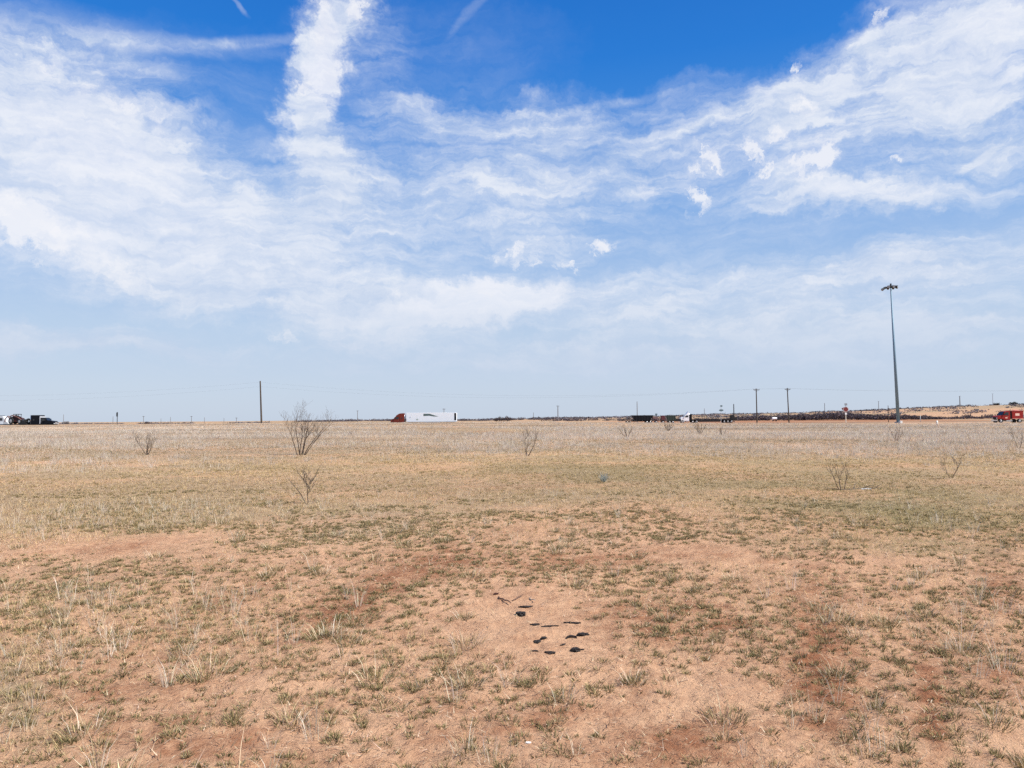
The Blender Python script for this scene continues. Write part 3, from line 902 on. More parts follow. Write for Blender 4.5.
# ------------------------------------------------------------------ vehicles
M_TYRE = mat('tyre_rubber', (.02, .02, .02), .85); M_RIM = mat('steel_rim', (.45, .46, .47), .35, .8); M_GLASS = mat('dark_glass', (.02, .025, .03), .1, spec=.6)
M_FRAME = mat('chassis_black', (.018, .018, .02), .6); M_CHROME = mat('chrome', (.65, .66, .68), .2, .9)
M_WTRK = mat('truck_white', (.82, .83, .84), .4, var=.04); M_RTRK = mat('truck_red', (.17, .026, .014), .35, var=.1); M_BTRK = mat('truck_black', (.008, .009, .012), .5, spec=.15)
M_LAMP = mat('headlamp_glass', (.75, .76, .75), .15); M_AMB = mat('amber_lens', (.6, .25, .03), .3); M_TAIL = mat('tail_lens', (.35, .02, .02), .3)


def wheel(root, x, y, r=.5, w=.28, side=-1):
    t = MB(); n = 20
    yo = y
    t.cyl((x, yo - w / 2, r), (x, yo + w / 2, r), r, None, n)
    o = t.build('wheel', M_TYRE, root, bevel=.03)
    ys = yo + side * (w / 2)
    MB().cyl((x, ys, r), (x, ys + side * .02, r), r * .56, r * .5, 16).build('rim', M_RIM, o)
    MB().cyl((x, ys + side * .02, r), (x, ys + side * .07, r), r * .16, r * .12, 10).build('hub', M_RIM, o)
    return o


def tractor(root, mt, sleeper=1.6, hood=1.7, roof=3.95, day=False, aero=True, rear=2):
    """front at +x; origin under the cab back; y is width. Returns x of the back"""
    wd = 1.22
    xb = -sleeper if not day else 0.0
    cl = 1.5
    fr = xb - 3.4
    MB().box(((cl + hood + fr) / 2 - .2, 0, .85), (cl + hood - fr - .6, .9, .26)).build('chassis', M_FRAME, root)
    hf = cl + hood
    prof = [(.0, .75), (cl + .1, .75), (cl + .5, 1.15), (hf, 1.0), (hf + .08, 1.5), (hf - .25, 1.95), (cl + .35, 2.15), (cl - .05, 2.75), (cl - .35, 2.95), (0, 3.0)]
    cab = MB().prism(prof, -wd, wd).build('cab', mt, root, bevel=.06)
    # side glass, doors, windscreen
    for s in (-1, 1):
        MB().prism([(.25, 2.05), (cl - .1, 2.05), (cl - .38, 2.72), (.25, 2.75)], s * (wd + .012) - .01, s * (wd + .012) + .01).build('side_window', M_GLASS, cab)
        dr = MB().prism([(.18, .95), (cl - .02, .95), (cl + .0, 2.0), (.18, 2.0)], s * (wd + .008) - .01, s * (wd + .008) + .01).build('door', mt, cab)
        MB().box((.35, s * (wd + .04), 1.75), (.22, .05, .05)).build('handle', M_CHROME, dr)
        MB().box((cl + .0, s * (wd + .22), 2.35), (.12, .18, .6)).build('mirror', M_FRAME, root, bevel=.03)
        MB().box((hf + .02, s * .95, 1.2), (.16, .32, .24)).build('headlight', M_LAMP, root, bevel=.03)
        MB().cyl((.0 if day else xb + .3, s * .95, .72), (.0 + 1.1 if day else xb + 1.6, s * .95, .72), .3, None, 16).build('fuel_tank', M_CHROME, root)
        ex = xb - .12
        MB().cyl((ex, s * .98, 1.0), (ex, s * .98, 3.7), .09, None, 10).build('exhaust_stack', M_CHROME, root, smooth=True)
        # arched front mudguard
        arc = [(hf - .75 + math.cos(t) * .64, .52 + math.sin(t) * .66) for t in np.linspace(0, math.pi, 9)]
        arc2 = [(hf - .75 + math.cos(t) * .56, .52 + math.sin(t) * .58) for t in np.linspace(math.pi, 0, 9)]
        MB().prism(arc + arc2, s * wd - .14, s * wd + .03).build('mudguard', mt, root)
    wsp = MB()
    wsp.v += [(cl + .34, -wd + .15, 2.19), (cl + .34, wd - .15, 2.19), (cl - .02, wd - .22, 2.76), (cl - .02, -wd + .22, 2.76)]
    wsp.v = [(a + .03, b, c) for a, b, c in wsp.v] + [(a, b, c - .02) for a, b, c in wsp.v]
    wsp.f += [(0, 1, 2, 3), (7, 6, 5, 4), (0, 4, 5, 1), (1, 5, 6, 2), (2, 6, 7, 3), (3, 7, 4, 0)]
    wsp.build('windscreen', M_GLASS, cab)
    MB().box((hf + .09, 0, 1.35), (.05, 1.2, .65)).build('grille', M_CHROME, root, bevel=.02)
    MB().box((hf + .12, 0, .62), (.25, 2.35, .35)).build('bumper', M_CHROME if mt is not M_RTRK else mt, root, bevel=.05)
    if not day:
        if aero:
            pf_ = [(xb, .8), (0, .8), (0, 2.9), (cl - .25, 2.95), (cl - .55, 3.3), (.1, roof - .12), (xb + .6, roof), (xb, roof)]
        else:
            pf_ = [(xb, .8), (-.02, .8), (-.02, roof - .1), (-.2, roof), (xb, roof)]
        sl = MB().prism(pf_, -wd - .02, wd + .02).build('sleeper', mt, root, bevel=.07)
        for s in (-1, 1):
            MB().box((xb + .8, s * (wd + .03), 2.35), (.4, .02, .4)).build('sleeper_window', M_GLASS, sl, bevel=.004)
    else:
        MB().prism([(0.02, 3.01), (cl - .4, 3.01), (cl - .75, 3.35), (.1, roof)], -1.0, 1.0).build('wind_deflector', mt, root, bevel=.04)
    for s in (-1, 1):
        wheel(root, hf - .75, s * (wd - .16), .52, .3, s)
        for q in range(rear):
            wheel(root, xb - 1.3 - q * 1.3, s * (wd - .3), .52, .6, s)
    MB().cyl((xb - 1.9, 0, 1.0), (xb - 1.9, 0, 1.16), .45, None, 16).build('fifth_wheel', M_FRAME, root)
    return xb


def semi(px_ref, D, rz, label, seed=0): pass


def road_at(px, D, zoff=0.0):
    x, y, z = at(px, D); return x, y, z + zoff


# red semi with a long white box trailer, driving left
x, y, z = road_at(400.0, 240)
rt = empty('semi_truck', (x, y, z), math.pi); tag(rt, 'red semi truck pulling a long white box trailer, driving left along the road', 'semi truck')
xb = tractor(rt, M_RTRK, sleeper=1.5, hood=1.3, roof=3.95)
# trailer runs back from the gap behind the sleeper
tx0 = xb - .75; tlen = 16.1
tb = MB().box((tx0 - tlen / 2, 0, 2.6), (tlen, 2.6, 2.95)).build('trailer_box', M_WTRK, rt, bevel=.04)
MB().box((tx0 - tlen - .03, 0, 2.6), (.06, 2.45, 2.8)).build('rear_door', M_WTRK, tb, bevel=.01)
for s in (-1, 1):
    # dark slanting lettering-like logo mark high on each side
    lg = MB()
    yy = s * 1.303; a_, b_ = sorted((yy, yy + s * .01))
    c0 = tx0 - 7.4
    lg.prism([(c0 + 1.9, 3.75), (c0 + 1.9, 3.0), (c0 + .1, 3.1), (c0 - 1.4, 2.85), (c0 - 2.9, 2.85), (c0 - 1.4, 3.3), (c0 - .1, 3.72)], a_, b_)
    lg.build('logo_mark', mat('logo_grey', (.10, .14, .13), .5), tb)
    MB().box((tx0 - tlen + .35, s * 1.31, 2.75), (.62, .014, 2.3)).build('black_panel', M_BTRK, tb)
    MB().box((tx0 - 1.2, s * 1.306, 2.6), (.4, .01, .35)).build('grey_patch', mat('patch_grey', (.5, .53, .6), .6), tb)
    MB().box((tx0 - 3.5, s * 1.306, 1.9), (.7, .01, .45)).build('grey_label', mat('patch_dull', (.42, .46, .42), .6), tb)
    MB().box((tx0 - tlen / 2 - .3, s * 1.2, .75), (5.4, .05, .65)).build('side_skirt', M_WTRK, rt, bevel=.02)
    MB().cyl((tx0 - 2.6, s * .8, .05), (tx0 - 2.6, s * .8, 1.12), .07, None, 8).build('landing_leg', M_FRAME, rt)
    for q in range(2):
        wheel(rt, tx0 - tlen + 1.3 + q * 1.3, s * .95, .5, .55, s)
    MB().box((tx0 - tlen - .07, s * 1.1, 1.0), (.03, .25, .12)).build('tail_light', M_TAIL, rt)
MB().box((tx0 - tlen + 1.9, 0, .85), (3.0, 1.1, .4)).build('bogie', M_FRAME, rt)
MB().box((tx0 - tlen / 2, 0, 1.08), (tlen - .2, 2.3, .08)).build('trailer_floor', M_FRAME, rt)

# black semi driving right with an equipment trailer
x, y, z = road_at(43.5, 238)
bt = empty('semi_truck', (x - .3, y, z), 0); bt.scale = (1.2, 1.05, 1.08); tag(bt, 'black long-nosed semi truck with square sleeper, at the left end of the road', 'semi truck')
xb = tractor(bt, M_BTRK, sleeper=2.5, hood=2.1, roof=3.75, aero=False)
MB().box((-.02, 0, 2.3), (.22, 2.5, 2.2)).build('cab_seam_panel', mat('polished_panel', (.7, .72, .75), .3, .5), bt, bevel=.02)
fl = MB().box((xb - 10.5, 0, 1.0), (15.0, 2.55, .24)).build('trailer_deck', M_FRAME, bt, bevel=.03)
for s in (-1, 1):
    for q in range(2): wheel(bt, xb - 16.2 - q * 1.3, s * .95, .48, .5, s)
MB().prism([(xb - 3.0, 1.0), (xb - 1.2, 1.0), (xb - 1.2, 1.5), (xb - 2.6, 1.5)], -1.1, 1.1).build('gooseneck', M_FRAME, bt)
bt_x = x - .3 + xb * 1.2; bt_y = y; bt_z = z

# tractor loader carried on that trailer
ld = empty('loader_tractor', (bt_x - 5.0, bt_y, bt_z + 1.214)); ld.scale = (.95, 1.1, 1.3); tag(ld, 'dark wheel loader with folded arm, carried on the trailer behind the black truck', 'loader')
MR = mat('machine_red', (.055, .018, .018), .5); MBk = mat('machine_black', (.02, .02, .022), .6); MTn = mat('machine_arm', (.16, .08, .065), .6)
body = MB().prism([(-2.6, .5), (1.6, .5), (2.0, .9), (1.9, 1.45), (.4, 1.65), (-.2, 1.9), (-2.2, 1.75), (-2.7, 1.1)], -.6, .6).build('body', MR, ld, bevel=.06)
cbn = MB()
for sx_ in (-.9, .7):
    for sy_ in (-.6, .6): cbn.box((sx_, sy_, 1.95), (.1, .1, .9))
cbn.build('canopy_post', MBk, ld)
MB().box((-.1, 0, 2.42), (1.9, 1.5, .14)).build('canopy', MBk, ld, bevel=.04)
MB().box((-.4, 0, 1.85), (.6, .6, .5)).build('seat', MBk, ld, bevel=.06)
arm = MB(); arm.tube([(-2.2, -.75, 1.85), (-1.2, -.75, 2.15), (.6, -.75, 1.65), (2.0, -.75, .9)], .14, 6); arm.tube([(-2.2, .75, 1.85), (-1.2, .75, 2.15), (.6, .75, 1.65), (2.0, .75, .9)], .14, 6)
arm.build('loader_arm', MTn, ld)
MB().prism([(2.0, .3), (2.9, .3), (3.0, 1.0), (2.6, .7), (2.1, 1.2)], -1.0, 1.0).build('bucket', MBk, ld)
bh = MB(); bh.tube([(-2.6, 0, 1.2), (-3.3, 0, 2.0), (-4.2, 0, 1.3), (-4.3, 0, .5)], .16, 6); bh.build('backhoe_arm', MTn, ld)
for s in (-1, 1):
    wheel(ld, 1.3, s * .85, .62, .4, s); wheel(ld, -1.5, s * .9, .8, .5, s)
# large loose tyre on the front of the deck
tyo = MB(); n = 24
for k in range(n):
    a0, a1 = 2 * math.pi * k / n, 2 * math.pi * (k + 1) / n
    tyo.cyl((math.cos(a0) * .62, 0, .95 + math.sin(a0) * .62), (math.cos(a1) * .62, 0, .95 + math.sin(a1) * .62), .3, None, 8, caps=False)
tag(tyo.build('machine_tyre', M_TYRE, loc=(bt_x - 1.5, bt_y, bt_z + 1.20)), 'big loose black tyre standing upright on the trailer in front of the loader', 'tyre')

# white pickup following on the road at the left edge
x, y, z = road_at(2, 241)
pk = empty('pickup_truck', (x, y, z), 0); pk.scale = (1.0, 1.1, 1.5); tag(pk, 'white high-roofed van cut off by the left edge of the photo', 'van')
vb = MB().prism([(-3.0, .45), (2.6, .45), (2.75, 1.1), (1.9, 1.45), (1.1, 2.35), (.8, 2.5), (-2.9, 2.5), (-3.05, 2.3)], -1.0, 1.0).build('body', mat('dusty_white', (.55, .56, .57), .5), pk, bevel=.06)
pk.name = 'van'
for s in (-1, 1):
    MB().box((-.9, s * 1.012, 1.85), (3.6, .012, .55)).build('side_window', M_GLASS, vb)
    wheel(pk, 1.7, s * .85, .4, .24, s); wheel(pk, -1.9, s * .85, .4, .24, s)
    MB().box((2.7, s * .75, 1.0), (.1, .3, .18)).build('headlight', M_LAMP, pk)
    MB().box((.6, s * 1.01, .95), (.9, .016, .8)).build('door', M_WTRK, pk)
MB().box((2.72, 0, .55), (.16, 1.9, .25)).build('bumper', M_FRAME, pk, bevel=.04)
MB().box((-.9, 0, 2.62), (2.6, 1.5, .1)).build('roof_rack', M_FRAME, pk, bevel=.01)

# white day-cab truck with an empty black flatbed, driving left
x, y, z = road_at(688.3, 262)
wt = empty('semi_truck', (x, y, z), math.pi); tag(wt, 'white day-cab semi truck with an empty black flatbed trailer, right of the green box', 'semi truck')
tractor(wt, M_WTRK, hood=1.5, roof=4.15, day=True)
MB().box((-.55, 0, 2.05), (.9, 2.35, 2.2)).build('headboard', M_BTRK, wt, bevel=.02)
fx0 = -1.1; fl_ = 14.8
MB().box((fx0 - fl_ / 2, 0, 1.25), (fl_, 2.55, .28)).build('trailer_deck', M_FRAME, wt, bevel=.02)
MB().box((fx0 - fl_ / 2, 0, .85), (fl_ - .6, 1.0, .5)).build('trailer_beam', M_FRAME, wt)
for s in (-1, 1):
    MB().box((fx0 - 6.0, s * 1.1, .72), (7.5, .4, .6)).build('toolbox', M_FRAME, wt, bevel=.02)
    for q in range(3): wheel(wt, fx0 - fl_ + 1.0 + q * 1.25, s * .95, .5, .5, s)
rp = MB(); rp.box((fx0 - fl_ + .4, 0, 2.1), (1.1, 2.5, 1.5), Matrix.Rotation(R(8), 3, 'Y')); rp.box((fx0 - fl_ - .55, 0, 1.55), (.9, 2.4, 1.1), Matrix.Rotation(R(-10), 3, 'Y'))
rp.build('folded_ramp', M_FRAME, wt, bevel=.02)
MB().box((fx0 - 3.2, 0, 2.42), (4.6, .12, .08)).cyl((fx0 - 1.0, 0, 1.4), (fx0 - 1.0, 0, 2.42), .05).cyl((fx0 - 5.4, 0, 1.4), (fx0 - 5.4, 0, 2.42), .05).build('load_rail', M_FRAME, wt)

# black dump trailer
x, y, z = road_at(642.3, 258)
dt = empty('dump_trailer', (x, y, z), 0); tag(dt, 'black open-topped dump trailer with sloping ends, in the middle of the parked row', 'trailer')
tub = MB()
tub.prism([(-2.4, 1.0), (2.6, 1.0), (3.6, 2.75), (-3.7, 2.75)], -1.2, 1.2)
tb_ = tub.build('tub', M_BTRK, dt, bevel=.03)
for q in range(6): MB().box((-2.4 + q * 1.0, -1.24, 1.9), (.12, .08, 1.6)).build('rib', M_FRAME, tb_)
MB().box((0, 0, 2.82), (7.5, 2.55, .12)).build('top_rail', M_FRAME, dt, bevel=.02)
MB().box((-.2, 0, .85), (7.4, .9, .28)).build('chassis', M_FRAME, dt)
for s in (-1, 1):
    for q in range(2): wheel(dt, 1.4 + q * 1.25, s * .9, .5, .5, s)
    MB().box((-2.6, s * 1.1, .9), (1.2, .3, .5)).build('toolbox', M_FRAME, dt, bevel=.02)

# low arched trailer to its left
x, y, z = road_at(628, 262)
at_ = empty('low_trailer', (x, y, z), 0); tag(at_, 'low brown trailer with an arched mudguard at the left end of the parked row', 'trailer')
MRs = mat('rusty_brown', (.13, .07, .055), .8, var=.3)
MB().box((0, 0, 1.0), (4.2, 2.0, .16)).build('deck', MRs, at_, bevel=.02)
arc = [(math.cos(t) * 2.1, 1.08 + math.sin(t) * .75) for t in np.linspace(0, math.pi, 13)] + [(math.cos(t) * 1.9, 1.08 + math.sin(t) * .6) for t in np.linspace(math.pi, 0, 13)]
for s in (-1, 1):
    MB().prism(arc, s * .95 - .05, s * .95 + .05).build('arched_side', M_FRAME, at_)
    wheel(at_, -.5, s * .85, .42, .25, s); wheel(at_, .5, s * .85, .42, .25, s)
MB().box((-2.7, 0, .9), (1.4, .12, .12)).build('drawbar', M_FRAME, at_)

# dark red drilling implement
x, y, z = road_at(658.5, 259)
im = empty('farm_implement', (x, y, z), 0); tag(im, 'folded dark red farm implement parked between the dump trailer and the green box', 'implement')
MRd = mat('implement_red', (.10, .03, .035), .6, var=.25); MPk = mat('implement_faded', (.18, .11, .11), .7, var=.2)
MB().box((0, 0, 1.0), (4.6, .3, .25)).build('main_beam', MRd, im, bevel=.02)
for q in range(7):
    MB().tube([(-2.2 + q * .72, -.5, 1.1), (-2.0 + q * .72, -.5, 1.9 + .3 * (q % 2)), (-1.8 + q * .72, -.4, 2.2), (-1.5 + q * .72, -.6, 1.0), (-1.6 + q * .72, -.8, .35)], .07, 6).build('tine', MRd if q % 2 else MPk, im)
MB().box((-1.2, 0, 1.95), (1.9, 1.5, .7)).build('seed_box', MPk, im, bevel=.05)
MB().box((1.5, 0, 2.0), (1.3, 1.6, 1.5)).build('hopper', MRd, im, bevel=.05)
MB().box((-.75, 0, 3.1), (.65, .5, .7)).cyl((-.75, 0, 2.3), (-.75, 0, 2.9), .06).build('control_head', mat('slate_panel', (.12, .17, .19), .5), im)
for s in (-1, 1):
    wheel(im, -1.0, s * .8, .5, .3, s); wheel(im, 1.4, s * .8, .5, .3, s)

# dark green box trailer
x, y, z = road_at(670.5, 261)
gb = empty('box_trailer', (x, y, z), 0); tag(gb, 'dark green box trailer parked just left of the white day-cab truck', 'trailer')
MGr = mat('dark_green_paint', (.035, .05, .04), .5, var=.2)
bx_ = MB().box((0, 0, 1.85), (3.2, 2.3, 1.9)).build('box', MGr, gb, bevel=.05)
for q in range(4): MB().box((-1.2 + q * .8, -1.17, 1.85), (.08, .04, 1.7)).build('rib', M_FRAME, bx_)
MB().box((2.6, 0, 1.1), (1.9, 1.3, .9)).build('engine_case', M_FRAME, gb, bevel=.06)
MB().box((.4, 0, .8), (4.9, .8, .16)).build('chassis', M_FRAME, gb)
for s in (-1, 1): wheel(gb, -.6, s * 1.0, .45, .3, s); wheel(gb, .6, s * 1.0, .45, .3, s)

# red service truck at the right edge
x, y, z = at(1005.4, 150)
rd = empty('service_truck', (x, y, z - .05), math.pi); rd.scale = (.86, .86, .9); tag(rd, 'red service truck with boxy rear body at the right edge, facing left', 'truck')
MRr = mat('bright_red', (.27, .014, .010), .5, var=.12); MRl = mat('light_red', (.55, .20, .17), .5)
MB().box((-.7, 0, .62), (6.6, .9, .2)).build('chassis', M_FRAME, rd)
cb_ = MB().prism([(-.5, .7), (1.1, .7), (1.3, .95), (2.45, .9), (2.55, 1.35), (2.2, 1.6), (1.25, 1.75), (.8, 2.6), (-.45, 2.7)], -1.05, 1.05).build('cab', MRr, rd, bevel=.06)
for s in (-1, 1):
    MB().prism([(-.1, 1.75), (.98, 1.75), (.68, 2.45), (-.1, 2.45)], s * 1.06 - .008, s * 1.06 + .008).build('side_window', M_GLASS, cb_)
    dr = MB().box((.4, s * 1.06, 1.25), (1.15, .02, .85)).build('door', MRr, cb_)
    MB().box((.1, s * 1.08, 1.45), (.2, .03, .05)).build('handle', M_CHROME, dr)
    MB().box((.45, s * 1.075, 1.2), (.5, .01, .3)).build('door_emblem', mat('emblem_pink', (.70, .40, .33), .6), dr)
    wheel(rd, 1.75, s * .95, .48, .3, s); wheel(rd, -2.6, s * .95, .48, .4, s)
    MB().box((2.5, s * .8, 1.15), (.12, .3, .22)).build('headlight', M_LAMP, rd)
    MB().box((-.2, s * 1.0, .55), (1.4, .25, .22)).build('side_step', M_CHROME, rd, bevel=.02)
    MB().box((1.1, s * 1.2, 1.95), (.1, .14, .4)).build('mirror', M_FRAME, rd)
wsp = MB(); wsp.v = [(1.31, -.9, 1.8), (1.31, .9, 1.8), (.89, .85, 2.55), (.89, -.85, 2.55), (1.25, -.9, 1.78), (1.25, .9, 1.78), (.83, .85, 2.53), (.83, -.85, 2.53)]
wsp.f = [(0, 1, 2, 3), (7, 6, 5, 4), (0, 4, 5, 1), (1, 5, 6, 2), (2, 6, 7, 3), (3, 7, 4, 0)]
wsp.build('windscreen', M_GLASS, cb_)
MB().box((2.62, 0, .62), (.22, 2.1, .3)).build('bumper', M_CHROME, rd, bevel=.04)
MB().box((2.58, 0, 1.15), (.06, 1.0, .5)).build('grille', M_FRAME, rd)
bb = MB().box((-2.25, 0, 1.85), (2.7, 2.1, 1.7)).build('body_box', MRr, rd, bevel=.05)
MB().box((-2.25, 0, 2.76), (2.8, 2.2, .14)).build('top_rim', MRl, bb, bevel=.03)
for s in (-1, 1):
    MB().box((-2.15, s * 1.06, 1.9), (.95, .02, .55)).build('emblem', mat('emblem_pale', (.80, .52, .42), .6), bb, bevel=.004)
    MB().box((-3.55, s * .9, 1.9), (.1, .3, 1.3)).build('rear_panel', M_WTRK, rd)
    MB().box((-2.25, s * 1.055, 1.02), (2.6, .02, .12)).build('trim_strip', MRl, bb)
MB().box((-.72, 0, 1.7), (.3, 1.9, 1.6)).build('equipment_rack', M_FRAME, rd, bevel=.02)
MB().cyl((-3.1, .5, 2.8), (-1.4, .5, 2.95), .1, None, 8).build('roof_pipe', MRl, rd)

# small far white vehicle box on the brown land
x, y, z = at(774.5, 330)
fv = empty('storage_tank', (x, y, z)); tag(fv, 'small white rounded tank in front of the dark thicket, between the two crossarm poles', 'tank')
MB().cyl((-1.0, 0, 1.25), (1.0, 0, 1.25), .55, None, 20).build('shell', M_WTRK, fv, smooth=False)
for s in (-.7, .7): MB().box((s, 0, .4), (.2, .9, .8)).build('saddle', M_FRAME, fv)
MB().cyl((0, 0, 1.78), (0, 0, 1.95), .15, None, 10).build('hatch', M_WTRK, fv)

# ------------------------------------------------------------------ the road itself
rm_ = bpy.data.meshes.new('road'); vs = []; fs = []
xs = np.linspace(-420, 420, 141)
for i, xx in enumerate(xs):
    for yy in (231, 247): vs.append((xx, yy, hz1(xx, yy) + .05))
    if i: a = 2 * i; fs.append((a - 2, a, a + 1, a - 1))
rm_.from_pydata(vs, [], fs); rm_.materials.append(mat('asphalt', (.06, .058, .056), .9, scale=1)); rdo = bpy.data.objects.new('road', rm_); COL.objects.link(rdo); tag(rdo, kind='structure')

# ------------------------------------------------------------------ far brush
M_BRUSH = blade_mat('brush_twigs', .1)
DKB = [(.095, .080, .092), (.12, .095, .098), (.080, .073, .092), (.17, .125, .11), (.065, .062, .08)]
FARB = [(.13, .125, .15), (.16, .145, .16), (.11, .115, .14), (.20, .17, .165)]  # distance haze put into the far brush colour as a lighter bluish grey
DKG = [(.030, .040, .034), (.040, .048, .036), (.055, .055, .045)]


def clump(cx, cy, rx, ry, h, n, size, cols, bag, zb=None):
    """n small triangles spread through a ragged crown volume"""
    k = max(4, int(n / 60)); ca = rng.random(k) * 6.283; cr_ = rng.random(k) ** .5
    ox = cx + np.cos(ca) * cr_ * rx * .8; oy = cy + np.sin(ca) * cr_ * ry * .8; oz = h * (.25 + .6 * rng.random(k) * (1 - .5 * cr_))
    i = rng.integers(0, k, n); d = rng.normal(0, 1, (n, 3)); d /= np.linalg.norm(d, axis=1)[:, None]
    rr_ = rng.random(n) ** .4
    s = h * .28
    x = ox[i] + d[:, 0] * rr_ * rx * .35; y = oy[i] + d[:, 1] * rr_ * ry * .35; z = oz[i] + d[:, 2] * rr_ * s
    z0 = height(x, y) if zb is None else zb
    z = z0 + np.maximum(z, 0)
    v = np.stack([x, y, z], -1)[:, None] + rng.normal(0, size, (n, 3, 3))
    v[:, :, 2] = np.maximum(v[:, :, 2], (z0 - .1)[:, None] if np.ndim(z0) else z0 - .1)
    c = palette(n, cols, .3)
    bag.add(v.reshape(-1, 3), np.arange(n)[:, None] * 3 + np.array([0, 1, 2]), np.repeat(c[:, None], 3, 1).reshape(-1, 3))


def azx(px, D): return at(px, D)[0]


# long dark thicket beyond the brown land, right
g = Bag()
THK = [(735, 416.5), (760, 415.5), (800, 414), (818, 412), (830, 411), (850, 411.5), (865, 413.5), (880, 414.2), (900, 414.5), (930, 415.2), (935, 418)]
D0 = 385
for i in range(430):
    px = 733 + 203 * rng.random(); D = D0 + 45 * rng.random()
    pt = np.interp(px, [a for a, b in THK], [b for a, b in THK])
    top = ztop(px, pt, D); z0 = hz1(azx(px, D), D)
    h = max(1.2, (top - z0)) * (.72 + .4 * rng.random())
    clump(azx(px, D), D, 2.6 + 2 * rng.random(), 2.5, h, 130, .24, DKB, g)
th_ = g.build('brush_thicket', M_BRUSH); tag(th_, 'long dark thicket of bare brush beyond the brown land on the right', 'thicket', kind='stuff')
# thin line of brush along the foot of the hill, right edge, and the dark streak left of it
g = Bag()
for i in range(170):
    px = 930 + 110 * rng.random(); D = 395 + 40 * rng.random()
    hh = .7 + 1.0 * rng.random() + (1.6 if abs(px - 967) < 4 else 0) + (1.2 if px > 985 else 0)
    clump(azx(px, D), D, 2.2, 2, hh, 50, .2, DKB, g)
for i in range(160):
    px = 545 + 190 * rng.random(); D = 420 + 120 * rng.random()
    clump(azx(px, D), D, 3, 2, 1.0 + 1.2 * rng.random(), 50, .22, DKB, g)
o = g.build('low_brush', M_BRUSH); tag(o, 'thin low line of dark brush along the foot of the hill', 'brush', kind='stuff')
# far line of trees along the whole horizon (crest of the far land)
g = Bag()
for i in range(900):
    px = -60 + 1150 * rng.random(); D = 1480 + 90 * rng.random()
    d = fbm(np.array([px / 22.0]), np.array([3.3]), 2, 4)[0]
    if d < .38: continue
    if px < 370: hh = 2.5 + 3.5 * rng.random()
    elif px < 560: hh = 3 + 5 * rng.random()
    else: hh = (1.5 + 4.5 * rng.random()) * (d + .2)
    clump(azx(px, D), D, 8 + 8 * rng.random(), 8, hh * .8, 40, .8, FARB, g)
for i in range(240):      # darker run of trees left of the red truck and right of the trailer
    px = 300 + 190 * rng.random() if i % 2 else 480 + 110 * rng.random(); D = 900 + 80 * rng.random()
    clump(azx(px, D), D, 6 + 5 * rng.random(), 6, 1.6 + 2.2 * rng.random(), 50, .5, FARB + DKB, g)
for i in range(420):      # brush dotted over the hill and darker trees along its ridge
    px = 560 + 500 * rng.random()
    if i % 3: D = 620 + 800 * rng.random(); clump(azx(px, D), D, 9 + 10 * rng.random(), 5, 1.2 + 1.5 * rng.random(), 45, .6, FARB, g)
    else: px = 860 + 190 * rng.random(); D = 1470; clump(azx(px, D), D, 8, 6, 2.5 + 3.5 * rng.random(), 60, .7, DKB, g)
o = g.build('horizon_trees', M_BRUSH); tag(o, 'uneven far line of dark trees along the horizon', 'trees', kind='stuff')

# bushes and trees that stand out singly
for px, D, w, h, lb, cols in [(499, 480, 3.6, 3.7, 'left and larger of the two rounded bushes on the horizon right of the white trailer', DKB + [(.10, .08, .06)]),
                              (507.5, 480, 3.2, 3.9, 'right one of the two rounded bushes on the horizon right of the white trailer', DKB + [(.10, .08, .06)]),
                              (996.5, 1300, 6.5, 7.5, 'left one of the two dark round trees on the ridge above the red truck', DKG),
                              (1014.5, 1300, 8, 7.5, 'right one of the two dark round trees on the ridge above the red truck', DKG),
                              (147, 700, 3.2, 3.2, 'small far bush on the left horizon beside the far poles', DKB),
                              (66, 600, 3.2, 3.4, 'small ragged grey bush on the horizon just right of the black truck', [(.2, .19, .19), (.25, .23, .22)])]:
    x, y, z = at(px, D)
    root = empty('far_bush', (x, y, z)); tag(root, lb, 'bush', 'single bushes on the horizon')
    b = Bag(); clump(0, 0, w, w * .7, h, 1100, .12 * w / 3.4 * 1.5, cols, b, zb=0.0)
    cr2 = b.build('crown', M_BRUSH); cr2.parent = root
    MB().cyl((0, 0, -.3), (.1, 0, h * .55), .18, .08, 8).build('trunk', M_BARK, root)
# ------------------------------------------------------------------ sky, sun, exposure
SUN_AZ, SUN_EL = R(112), R(48)          # azimuth clockwise from straight ahead (+Y)
EXPO = .55
world = bpy.data.worlds.new('World'); S.world = world; world.use_nodes = True
nt = world.node_tree; nt.nodes.clear(); L = nt.links.new
out = N('ShaderNodeOutputWorld'); bg = N('ShaderNodeBackground'); L(bg.outputs[0], out.inputs[0])
STR = .1
bg.inputs['Strength'].default_value = STR
sky = N('ShaderNodeTexSky', sky_type='NISHITA'); sky.sun_disc = False
sky.sun_elevation = SUN_EL; sky.sun_rotation = SUN_AZ
sky.air_density = 1.0; sky.dust_density = .6; sky.ozone_density = 3.0
g_ = N('ShaderNodeTexCoord').outputs['Generated']
sx = N('ShaderNodeSeparateXYZ'); L(g_, sx.inputs[0])
azn = mth('ARCTAN2', sx.outputs[0], sx.outputs[1]); eln = mth('ARCSINE', sx.outputs[2])
cb = N('ShaderNodeCombineXYZ'); L(mth('MULTIPLY', azn, 10.0), cb.inputs[0]); L(mth('MULTIPLY', eln, 10.0), cb.inputs[1])
P = cb.outputs[0]


def vmul(v, s):
    n = N('ShaderNodeVectorMath', operation='MULTIPLY'); L(v, n.inputs[0]); n.inputs[1].default_value = s; return n.outputs[0]


def vadd(a, b):
    n = N('ShaderNodeVectorMath', operation='ADD'); L(a, n.inputs[0])
    if isinstance(b, tuple): n.inputs[1].default_value = b
    else: L(b, n.inputs[1])
    return n.outputs[0]


